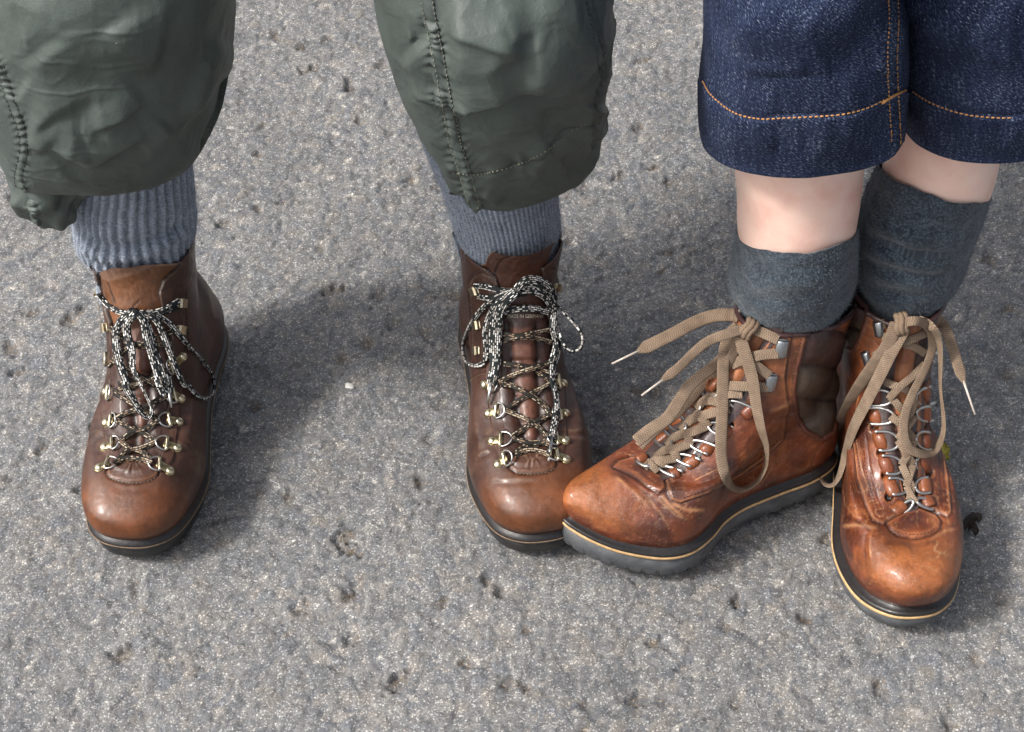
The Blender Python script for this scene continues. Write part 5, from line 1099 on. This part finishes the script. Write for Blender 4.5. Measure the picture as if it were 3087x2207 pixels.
# --- socks
def knit_cols(G, f=1.0): return np.ones(G.shape) * f
def behind(V, B):
    """slide the sock inside the boot wherever it would stand in front of the collar or tongue"""
    sh = V.shape; V = V.reshape(-1, 3).copy()
    for i in np.where((V[:, 2] < B.W[B.kc][:, 2].max() + .05))[0]:
        d = V[i] - CAM; tv = np.linalg.norm(d); d = d / tv; best = None
        for b, up in ((B.bvh_upper, 1), (B.bvh_t, 0)):
            loc, nn, idx, t = b.ray_cast(Vector(CAM), Vector(d))
            if loc is None: continue
            if up:
                k_, j_ = divmod(idx, B.N)
                if B.n[min(k_, B.kc), j_] @ d > 0: continue
            if best is None or t < best: best = t
        if best is not None and -.004 < best - tv + .004 < .045: V[i] = CAM + d * (best + .004)
    return V.reshape(sh)
def rib_sock(parent, boot, rings, nrib, label, amp=.0011, K=104, N=500, folds=None, rows=(0, 1)):
    G, a, s = tube_grid(rings, N, K, 2.0); n = oN(G)
    ph = nrib * a[None, :] + 1.2 * vn(G, 30, 3) + .5 * vn(G, 90, 4)
    rib = np.cos(ph); D = amp * np.sign(rib) * np.abs(rib) ** .7 + .0010 * fbm(G, 60, 3, 9)
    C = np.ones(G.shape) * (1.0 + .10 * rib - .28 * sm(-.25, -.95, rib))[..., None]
    P = pj(G)
    for line, wd, dp in (folds or []):
        d, p, _, _ = segdist(P, line); m = np.exp(-(d / wd) ** 2) * sm(0, .1, p) * sm(0, .1, 1 - p); D += dp * m
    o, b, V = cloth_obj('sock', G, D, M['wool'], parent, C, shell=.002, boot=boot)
    if label: o['label'] = label
    fuzz('wool_fuzz', V, None, M['fuzz'], o, 6500, .0050, .00011, rows=rows); return o, b
rib_sock(man, B1, [((185, 260), (415, 250), -.020, .060), ((176, 340), (420, 325), -.010, .060), ((166, 430), (424, 395), -.006, .058), ((166, 478), (428, 440), -.002, .056), ((172, 520), (433, 490), .002, .055), ((198, 548), (430, 518), .004, .050), ((222, 585), (420, 548), .004, .046), ((218, 640), (408, 610), .002, .042)], 36, 'ribbed blue-grey wool sock slouched in a roll over the boot', amp=.0014,
    folds=[(ZA((560,540),(640,600),(760,640),(1000,600),(1200,520),(1330,440)), 18, .0048), (ZA((540,400),(640,520),(760,575),(1000,545),(1200,450),(1300,380)), 14, -.0026), (ZA((600,640),(720,700),(900,700),(1200,640)), 12, -.0022)], rows=(.25, .95))
rib_sock(man, B2, [((905, 190), (1215, 190), .020, .060), ((918, 250), (1222, 250), .014, .060), ((948, 330), (1230, 320), .006, .058), ((985, 415), (1236, 405), .006, .056), ((1003, 480), (1241, 470), .006, .0545), ((1012, 530), (1243, 515), .006, .052), ((1034, 590), (1238, 570), .004, .048), ((1048, 650), (1226, 630), .002, .043)], 74, 'finely ribbed blue-grey wool sock, pulled up straight', amp=.0006, rows=(.1, .95))
def slate_sock(parent, boot, rings, folds, label, rag, K=120, N=320):
    G, a, s = tube_grid(rings, N, K, 2.0); P = pj(G); D = .0021 * fbm(G * [1, 1, 1.6], 42, 4, 19) + .0004 * fbm(G, 260, 2, 5) + .00025 * np.cos(150 * a)[None, :]
    for line, wd, dp in folds:
        d, p, sd, _ = segdist(P, line); wq = wd * (1.6 + .35 * vn(P, .008, 5)); D += 1.5 * dp * np.where(sd > 0, np.exp(-(d / wq) ** 2), np.exp(-(d / (wq * 2)) ** 2)) * sm(0, .3, p) * sm(0, .3, 1 - p)
    C = np.ones(G.shape) * (1 + .25 * fbm(G, 90, 3, 33))[..., None]
    G[..., 2] += (.0022 * fbm(np.stack([np.cos(a), np.sin(a)], -1), 2.2, 3, 8))[None, :] * sm(.25, 0, np.arange(K) / K)[:, None]
    G = G[::-1]; D = D[::-1]; C = C[::-1]                # rim last, so that it gets the turned edge
    D = D + .0004 * np.exp(-((np.arange(K)[:, None] - (K - 8)) / 5.) ** 2)
    o, b, V = cloth_obj('sock', G, D, M['slate'], parent, C, shell=.0011, boot=boot); o['label'] = label
    fuzz('wool_fuzz', V, None, M['fuzz_dark'], o, 8000, .0034, .00011, rows=(.0, 1)); return o
slate_sock(woman, B3, [((1638, 527), (1897, 500), -.098, .0545, .030), ((1632, 552), (1899, 530), -.098, .055, .026), ((1622, 590), (1901, 570), -.099, .055, .016), ((1617, 625), (1899, 605), -.101, .050, .008), ((1626, 655), (1888, 638), -.103, .045, .004), ((1650, 680), (1876, 660), -.106, .036), ((1668, 700), (1862, 685), -.110, .030)],
    [(ZG((260,1350),(400,1400),(600,1395),(760,1340),(850,1280)), 20, .0022), (ZG((280,1430),(420,1475),(600,1465),(760,1420)), 11, -.0016), (ZG((300,1280),(450,1330),(640,1310),(800,1240)), 9, -.0007), (ZG((290,1500),(420,1530),(600,1520),(740,1490)), 12, .0016)], 'dark slate sock crumpled low above the sideways boot', 0)
slate_sock(woman, B4, [((1951, 372), (2196, 425), -.074, .047, .020), ((1938, 402), (2188, 450), -.074, .048, .018), ((1915, 455), (2168, 495), -.075, .050, .010), ((1898, 510), (2152, 530), -.076, .051, .006), ((1893, 560), (2146, 560), -.078, .050), ((1895, 610), (2125, 600), -.080, .047), ((1910, 655), (2082, 638), -.083, .042), ((1930, 715), (2050, 698), -.085, .036)],
    [(ZG((870,1040),(980,1130),(1150,1200),(1400,1210)), 13, .0026), (ZG((860,1120),(980,1190),(1150,1250),(1400,1240)), 11, -.0022), (ZG((850,1180),(980,1260),(1180,1310),(1360,1310)), 12, .0024), (ZG((850,1250),(980,1320),(1150,1350),(1330,1345)), 9, -.0020), (ZG((870,1300),(980,1375),(1150,1400),(1300,1400)), 10, .0014), (ZG((900,1370),(1000,1440),(1150,1455),(1270,1450)), 9, -.0012)], 'dark slate sock with stacked creases, pulled higher on the rear leg', 0)

# ------------------------------------------------------------------ trouser legs
def creases(P, vis, specs):
    D = np.zeros(P.shape[:-1])
    for line, wd, dp in specs:
        d, p, sd, L = segdist(P, smooth_line(line, 40)); tp = sm(0, .22, p) * sm(0, .22, 1 - p)
        wd = wd * 1.5; D += 1.25 * dp * tp * np.where(sd > 0, np.exp(-(d / (wd * .75)) ** 2), np.exp(-(d / (wd * 1.9)) ** 2)) * vis - .15 * dp * tp * np.exp(-((d - wd * 2.2) / (wd * 1.6)) ** 2) * vis * (sd > 0)
    return D
def seam_pucker(P, vis, line, wd, amp, step, reach):
    """double-stitched seam: two needle lines, raised strip between, fabric gathered into short cross ridges"""
    d, p, sd, L = segdist(P, smooth_line(line, 60)); q = p * L / step + .9 * vn(P, .02, 91) + .25 * sd * np.minimum(d / wd, 1); rip = np.sin(2 * math.pi * q + 1.5 * vn(P, .011, 17))
    return (amp * rip * np.exp(-(d / reach) ** 2) + .0010 * sm(wd * 1.25, wd * .75, d) - .0008 * np.exp(-((d - wd) / 4.) ** 2)) * vis, np.exp(-((d - wd) / 4.5) ** 2) * vis
def seam_stitch(bvh, line, off, mat, parent, name, r=.00042, step=.0036, fill=.66):
    L = np.array(smooth_line(line, 120)); T = nrm(np.gradient(L, axis=0)); Nn = np.stack([-T[:, 1], T[:, 0]], 1); mb = MB()
    for o in off: 
        pts = resample(np.array([hitp(bvh, x, y, .0005) for x, y in L + Nn * o]), .0006); n, k = max(2, int(fill * step / .0006)), max(2, int(step / .0006)); i = 0
        while i + n < len(pts):
            if np.linalg.norm(pts[i + n - 1] - pts[i]) < .006: mb.tube(pts[i:i + n], [r * .6] + [r] * (n - 2) + [r * .6], 5)
            i += k
    o = mb.build(name, mat, parent); o['kind'] = 'stuff'; return o
def hem_to(G, line, frac=.16):
    """let the front of the open edge hang along a given line"""
    if line is None: return G
    K, N = G.shape[:2]; L = np.array(line, float); P = pj(G[-1]); fr = np.arange(N) / (N - 1); wf = sm(.16, .30, fr) * sm(.84, .70, fr)
    yt = np.interp(P[:, 0], L[:, 0], L[:, 1]); dist = np.linalg.norm(G[-1] - CAM, axis=1); dz = -(yt - P[:, 1]) * dist / FPX / math.cos(_t - .1) * wf
    wk = sm(1 - frac, 1, np.arange(K) / (K - 1)); G = G.copy(); G[..., 2] += wk[:, None] * dz[None, :]; return G
OLIVE = np.array([.060, .075, .067])
def nylon_leg(rings, top, spec, label, N=350, K=290):
    G, a, s = tube_grid([W_(*t) for t in top] + rings, N, K, 2.35, len(top), spec.get('p2')); G = hem_to(G, spec.get('hemline')); n = oN(G); P = pj(G); vis = ((n * (CAM - G)).sum(-1) > 0) * 1.0
    big2 = fbm(G * [1, 1, .6], 6, 2, spec['seed'] + 40); big = fbm(G * [1, 1, .8], 13, 3, spec['seed']); mid = fbm(G + .03 * big[..., None], 34, 4, spec['seed'] + 3)
    rid = 1 - abs(vn(G * [1, 1, 1.5] + .012 * mid[..., None], 26, spec['seed'] + 5)); rid2 = 1 - abs(vn(G + .01 * big[..., None], 55, spec['seed'] + 8))
    D = .0060 * big2 + .0014 * big + .0004 * mid + .0009 * sm(.84, 1, rid) * sm(-.1, .5, big) + .0003 * sm(.85, 1, rid2)
    au = tube_uv(G); ax_, ay_ = au[..., 0] + .010 * big, au[..., 1] * .8 + .012 * fbm(G, 20, 2, 3)
    f1 = voro(ax_ + .35 * ay_, ay_, .085, spec['seed'])[0]; f2 = voro(ax_ - .2 * ay_, ay_, .038, spec['seed'] + 9)[0]
    D += .0055 * np.sqrt(f1 ** 2 + .03) + .0016 * np.sqrt(f2 ** 2 + .03) * sm(-.2, .4, big) - .0034
    D += creases(P, vis, spec['folds']); C = np.ones(G.shape) * OLIVE
    for line, h, wide, sharp in spec.get('over', []):          # blousing: cloth bulges above the line and falls back in below it
        d, p, sd, L = segdist(P, smooth_line(line, 40)); D += h * sm(0, .3, p) * sm(0, .35, 1 - p) * vis * np.where(sd < 0, np.exp(-(d / wide) ** 2), np.exp(-(d / sharp) ** 2))
    for line, wd, amp, step, reach in spec['seams']:
        d_, m = seam_pucker(P, vis, line, wd, amp, step, reach); D += d_; C = mix(C, OLIVE * .35, (m * .55)[..., None])
    for line, depth in spec.get('hems', []):
        d, p, sd, L = segdist(P, smooth_line(line, 50)); D += (-.0012 * np.exp(-(d / 5) ** 2) + .0016 * np.sin(p * L / 15 + 3 * vn(P, .015, 5)) * np.exp(-(d / 26) ** 2)) * vis * depth
        C = mix(C, OLIVE * .45, (np.exp(-(d / 4.) ** 2) * vis * .6)[..., None])
    C = C * (1 + .10 * mid)[..., None]
    o, b, V = cloth_obj('trouser_leg', G, D, M['nylon'], man, C, shell=.0012); o['label'] = label
    return o, b
LT = [((-.235, PY1 - .005, .93), .115, .12), ((-.25, .05, .78), .112, .115), ((-.275, .01, .62), .110, .112)]
leg1, lb1 = nylon_leg([((-75, -150), (520, -150), -.05, .098), ((-62, 0), (512, 0), -.048, .100), ((-48, 110), (511, 100), -.046, .100), ((-30, 210), (497, 195), -.044, .094), ((-8, 280), (470, 255), -.042, .083), ((4, 330), (440, 300), -.040, .066), ((22, 350), (418, 315), -.038, .053), ((50, 350), (400, 318), -.034, .042), ((60, 335), (395, 305), -.030, .042)], LT,
  dict(seed=11, p2=2.8, over=[(ZH((150,850),(330,880),(480,905),(560,890)), .005, 110, 14), (ZH((380,970),(440,960),(560,975),(700,890),(900,790)), .005, 120, 16), (ZH((540,880),(580,740),(760,660),(900,580)), .004, 110, 16)], folds=[(ZH((150,830),(330,850),(480,900),(500,930)), 22, .004), (ZH((90,560),(200,640),(300,760)), 26, .003), (ZH((420,960),(560,960),(700,880),(900,780)), 30, .0035), (ZH((560,720),(700,680),(880,560)), 26, .003), (ZH((380,1020),(430,950),(560,900)), 14, .0028), (ZH((1340,200),(1250,420),(1180,640),(1160,760)), 22, .0045), (ZH((1420,420),(1330,600),(1200,800),(1170,960)), 26, -.005), (ZH((200,300),(330,500),(420,700)), 40, .004), (ZH((700,100),(800,260),(1000,330)), 50, .004), (ZH((250,880),(400,1000),(380,1080)), 20, -.003), (ZH((860,920),(960,860),(1050,760)), 24, .003)],
   seams=[(ZH((-30,340),(20,470),(60,600),(105,720),(140,830),(145,930),(120,1040),(115,1120),(150,1190)), 11, .0015, 24, 22)]), 'olive trouser leg gathered and folded over at its hem')
seam_stitch(lb1, ZH((5,410),(60,600),(105,720),(140,830),(145,930),(120,1040),(115,1120),(150,1185)), (-11, 11), M['black_thread'], leg1, 'seam_stitching')
# gathered cuff that hangs out under the fold
gc, ac, sc_ = tube_grid([((0, 322), (320, 345), -.045, .036), ((14, 368), (265, 368), -.046, .033), ((26, 408), (222, 398), -.047, .031), ((36, 440), (186, 432), -.047, .030), ((46, 462), (168, 460), -.046, .029, 0, .006)], 240, 120, 2.2)
cD = .0026 * fbm(gc, 30, 3, 41) + .0012 * np.sin(9 * ac[None, :] + 3 * vn(gc, 18, 3))
Pc = pj(gc); vc = np.ones(Pc.shape[:2]); d_, m_ = seam_pucker(Pc, vc, ZH((210,1230),(230,1280),(195,1340),(215,1380)), 14, .001, 20, 20); cD += d_
cD += creases(Pc, vc, [(ZH((90,1390),(180,1380),(290,1440),(390,1500)), 12, -.003), (ZH((60,1200),(200,1260),(400,1240)), 16, .004), (ZH((330,1250),(420,1260),(540,1240)), 14, -.004)])
cuff, cb, _ = cloth_obj('hem_cuff', gc, cD, M['nylon'], leg1, np.ones(gc.shape) * OLIVE, shell=.0012)
leg2, lb2 = nylon_leg([((790, -150), (1362, -150), -.065, .104), ((826, 0), (1352, 0), -.06, .105), ((868, 110), (1347, 110), -.052, .102), ((912, 205), (1334, 200), -.042, .094), ((957, 280), (1328, 262), -.032, .083), ((990, 335), (1334, 305), -.026, .071, 0, -.008), ((1016, 378), (1304, 340), -.024, .062, 0, -.016), ((1026, 405), (1276, 364), -.023, .056, 0, -.022)], [((-.095, PY1 - .005, .93), .115, .12), ((-.08, .05, .78), .112, .115), ((-.055, .0, .62), .110, .115)],
  dict(seed=31, p2=3.3, over=[(ZI((440,600),(480,565),(620,582),(800,565),(950,505),(1080,462),(1180,455),(1300,495),(1420,560),(1510,640)), .012, 190, 15), (ZI((340,250),(420,245),(500,220)), .004, 60, 8), (ZI((560,150),(760,190),(1000,245),(1060,255)), .004, 120, 14)], hemline=ZT((1020,430),(1040,462),(1052,473),(1090,474),(1130,475),(1190,460),(1240,432),(1285,392),(1330,325)), folds=[(ZI((360,250),(460,230),(500,215)), 16, -.005), (ZI((330,330),(400,400),(470,520),(465,640)), 26, .006), (ZI((560,160),(760,200),(1000,240),(1100,250)), 22, .0035), (ZI((600,330),(800,330),(950,260),(1060,200)), 34, .005), (ZI((620,570),(820,555),(1000,470),(1200,450),(1400,520)), 24, .0065), (ZI((900,480),(1100,455),(1300,470),(1480,560)), 30, -.004), (ZI((1040,380),(1200,400),(1350,400),(1480,470)), 40, .005), (ZI((920,0),(1000,120),(1030,230)), 18, .003), (ZI((1140,20),(1280,90),(1400,110)), 26, .0035), (ZI((650,620),(720,600),(760,560)), 14, .003), (ZI((1250,640),(1240,760),(1220,860)), 26, -.003), (ZI((1510,620),(1480,760),(1500,880)), 22, .004), (ZI((700,1200),(820,1180),(940,1260)), 14, .003), (ZI((1100,1060),(1180,960),(1260,900)), 20, .0035), (ZI((820,1150),(880,1200),(940,1270)), 8, .002), (ZI((1320,940),(1360,1040),(1370,1100)), 14, -.004)],
   seams=[(ZI((480,-20),(500,120),(535,280),(565,420),(590,560),(625,720),(650,860),(690,980),(720,1080),(750,1180),(785,1290)), 16, .0017, 25, 28), (ZI((1455,-20),(1490,180),(1520,340),(1540,480),(1500,640),(1480,800),(1505,900)), 5, .0006, 24, 14)],
   hems=[(ZI((635,1050),(760,1062),(900,1045),(1050,1000),(1180,940),(1290,860),(1380,790),(1500,740)), 1)]), 'olive trouser leg with a hemmed edge sagging to a point above the boot')
seam_stitch(lb2, ZI((480,-20),(500,120),(535,280),(565,420),(590,560),(625,720),(650,860),(690,980),(720,1080),(750,1180),(785,1285)), (-16, 16), M['olive_thread'], leg2, 'seam_stitching')
seam_stitch(lb2, ZI((518,-20),(545,120),(580,280),(605,420),(630,560),(655,720),(690,870),(730,985)), (2,), M['black_thread'], leg2, 'seam_stitching', .00042, .004, .85)
seam_stitch(lb2, ZI((640,1055),(760,1067),(900,1045),(1050,1000),(1180,940),(1290,860),(1380,790),(1470,750)), (0,), M['olive_thread'], leg2, 'hem_stitching', .00065)
seam_stitch(lb2, ZI((1455,20),(1490,180),(1520,340),(1535,460)), (0,), M['black_thread'], leg2, 'seam_stitching', .0004)

def denim_leg(rings, top, spec, label, N=330, K=240):
    G, a, s = tube_grid([W_(*t) for t in top] + rings, N, K, 2.3, len(top)); n = oN(G); P = pj(G); vis = ((n * (CAM - G)).sum(-1) > 0) * 1.0
    D = .0028 * fbm(G * [1, 1, .7], 11, 3, spec['seed']) + .0008 * fbm(G, 45, 3, spec['seed'] + 2) + creases(P, vis, spec['folds']); C = np.ones(G.shape)
    hem = spec['hem']; hx = np.array(smooth_line(hem, 60)); yh = np.interp(P[..., 0], hx[:, 0], hx[:, 1]); dh = P[..., 1] - yh
    D += .0014 * sm(-3, 5, dh) * vis - .0008 * np.exp(-((dh + 7) / 6) ** 2) * vis + .0006 * np.sin(P[..., 0] / 13 + 2 * vn(P, .01, 7)) * np.exp(-((dh - 22) / 60) ** 2) * vis
    C = mix(C, np.array([1.5, 1.45, 1.3]), (np.exp(-((dh - 6) / 5.) ** 2) * vis * .35)[..., None]); C = mix(C, np.array([.6, .6, .62]), (np.exp(-((dh - 60) / 25.) ** 2) * vis * .35)[..., None])
    edge = (np.arange(K)[:, None] - (K - 5)) / 5.; C = mix(C, np.array([2.0, 1.9, 1.8]), (np.exp(-edge ** 2) * .4 * np.ones((K, N + 1)))[..., None])
    for line, wd, amp, step, reach in spec.get('seams', []):
        d_, m = seam_pucker(P, vis, line, wd, amp, step, reach); D += d_; C = mix(C, np.array([.55, .6, .62]), (m * .5)[..., None])
        d = segdist(P, line)[0]; C = mix(C, np.array([1.25, 1.4, 1.25]), (sm(wd * 2.2, wd, d) * vis * .25)[..., None])
    C = C * (1 + .26 * fbm(G * [1, 1, .5], 24, 4, 99))[..., None]
    o, b, V = cloth_obj('trouser_leg', G, D, M['denim'], woman, C, shell=.0020); o['label'] = label; return o, b
hem3 = ZG((95,370),(112,400),(150,460),(220,525),(300,565),(400,583),(520,578),(650,572),(780,562),(900,535),(980,500),(1085,448))
hem4 = ZG((1100,430),(1140,450),(1220,500),(1320,540),(1420,565),(1540,577),(1640,577),(1760,560))
seam3 = ZG((1040,-20),(1045,100),(1038,260),(1040,380),(1045,480),(1052,600),(1056,672),(1055,705))
leg3, lb3 = denim_leg([((1572, -150), (2012, -150), -.098, .086), ((1566, 0), (2010, 0), -.100, .085, .006), ((1563, 110), (2010, 105), -.101, .083, .010), ((1556, 185), (2006, 170), -.102, .080, .014), ((1556, 235), (2004, 215), -.103, .077, .016), ((1557, 275), (2003, 245), -.103, .0755, .018), ((1560, 302), (2001, 266), -.103, .0735, .018)],
  [((.275, PY2 - .01, .88), .105, .115), ((.272, -.015, .76), .105, .11), ((.268, -.06, .60), .102, .10)],
  dict(seed=51, hem=hem3, folds=[(ZG((600,60),(720,120),(900,160)), 50, .003), (ZG((260,100),(400,260),(420,400)), 60, .003), (ZG((700,350),(850,300),(1000,330)), 40, -.003), (ZG((180,620),(320,680),(500,690)), 40, .0025), (ZG((600,720),(800,680),(950,640)), 40, .002), (ZG((960,120),(1010,160),(1030,200)), 10, .002), (ZG((950,330),(1010,345),(1040,350)), 10, .002)], seams=[(seam3, 14, .0010, 24, 22)]), 'dark blue cropped denim leg with twin orange inseam stitching')
leg4, lb4 = denim_leg([((1955, -150), (2420, -150), -.064, .088), ((1966, 0), (2405, 0), -.067, .086, .006), ((1978, 110), (2385, 110), -.069, .083, .010), ((1990, 190), (2360, 190), -.071, .079, .014), ((1996, 235), (2340, 230), -.072, .074, .016), ((2000, 268), (2325, 258), -.073, .071, .018)],
  [((.40, PY2 - .01, .88), .105, .115), ((.40, -.005, .76), .105, .11), ((.40, -.035, .60), .102, .10)],
  dict(seed=71, hem=hem4, folds=[(ZG((1200,60),(1300,200),(1400,260)), 50, .003), (ZG((1400,150),(1550,260),(1660,280)), 50, .003)]), 'dark blue cropped denim leg cut by the right edge of the picture')
for lg, lb, ln in ((leg3, lb3, hem3), (leg4, lb4, hem4[:-1])): seam_stitch(lb, ln[1:], (0,), M['orange'], lg, 'hem_stitching', .0006, .0040, .78)
seam_stitch(lb3, seam3, (-14, 14), M['orange'], leg3, 'seam_stitching', .00055, .0040, .72)
mb = MB(); bt = ZG((985,505),(1010,490),(1050,470),(1100,445)); mb.tube([hitp(lb3, x, y, .0009) for x, y in bt], .0010, 6); mb.build('bar_tack', M['orange'], leg3)
# jackets over the upper bodies (unseen above the picture, added for the shadows they cast)
for who, px, py, s_ in ((man, PX1, PY1, 1.0), (woman, PX2, PY2, .95)):
    Gj, _, _ = tube_grid([W_((px, py, .86 * s_), .215 * s_, .165 * s_), W_((px, py, 1.05 * s_), .195 * s_, .145 * s_), W_((px, py, 1.25 * s_), .205 * s_, .145 * s_), W_((px, py, 1.41 * s_), .185 * s_, .12 * s_), W_((px, py, 1.49 * s_), .085, .085)], 48, 40, 2.3)
    mesh_obj('jacket', Gj, gridF(40, 49), M['dark'], who)

# ------------------------------------------------------------------ small things on the ground
def blob(name, px, py, rx, ry, h, mat, label, cat, seed, turn=0.0, group=None):
    c = gz(px, py); n, m = 18, 6; V = []; r0 = random.Random(seed)
    jit = [1 + .35 * (r0.random() - .5) for _ in range(n)]
    for j in range(m):
        t = j / (m - 1) * math.pi / 2
        for i in range(n):
            a = 2 * math.pi * i / n + turn; rr = math.cos(t) * jit[i] * (1 + .15 * (r0.random() - .5)); x, y = rx * rr * math.cos(a), ry * rr * math.sin(a)
            V.append((c[0] + x * math.cos(turn) - y * math.sin(turn), c[1] + x * math.sin(turn) + y * math.cos(turn), -.0012 + h * math.sin(t) * (1 + .3 * (r0.random() - .5))))
    F = [tuple(f) for f in gridF(m, n, True)] + [tuple(range((m - 1) * n, m * n))]
    o = mesh_obj(name, V, F, mat); tag(o, label, cat, group); return o
def crumple(name, pts, wd, mat, label, cat, lift, seed):
    P3 = cr([gz(*p) + np.array([0, 0, .0015 + l]) for p, l in zip(pts, lift)], 26); T = nrm(np.gradient(P3, axis=0)); X = nrm(np.cross(T, [0, .25, 1.0])); V = []
    for i, p in enumerate(P3):
        w_ = wd * math.sin(math.pi * (i + .8) / 27.) ** .6 * (1 + .18 * vn(np.array([i * .35, seed]), 1, seed))
        for q in (-1, -.5, 0, .5, 1): V.append(p + X[i] * q * w_ + np.array([0, 0, .0035 * abs(q) + .0015 * vn(np.array([i * .7, q * 3.]), 1, seed + 3)]))
    V = np.array(V); Vb = V - np.array([0, 0, .0005]); F = gridF(26, 5); F2 = F[:, ::-1] + len(V)
    o = mesh_obj(name, np.concatenate([V, Vb]), np.concatenate([F, F2]), mat); tag(o, label, cat); return o
crumple('dead_leaf', ZF((840,1135),(862,1118),(885,1100),(905,1098),(912,1110)), .0055, M['leaf'], 'dark shrivelled leaf on the asphalt beside the far right boot', 'leaf', (.0, .002, .005, .006, .003), 3)
crumple('dead_leaf', ZF((870,1140),(885,1128),(898,1145),(900,1158)), .0032, M['leaf'], 'small curled dark leaf scrap touching the shrivelled leaf', 'leaf', (.001, .003, .002, .0), 8)
crumple('yellow_leaf', ZF((762,775),(770,800),(772,825),(790,832)), .0042, M['yleaf'], 'yellow-green leaf scrap beside the lace loop of the far right boot', 'leaf', (.002, .003, .001, .0), 5)
blob('pale_stone', 1053, 1162, .0050, .0042, .0022, M['pale'], 'small pale chip lying between the two brown boots', 'stone', 4)
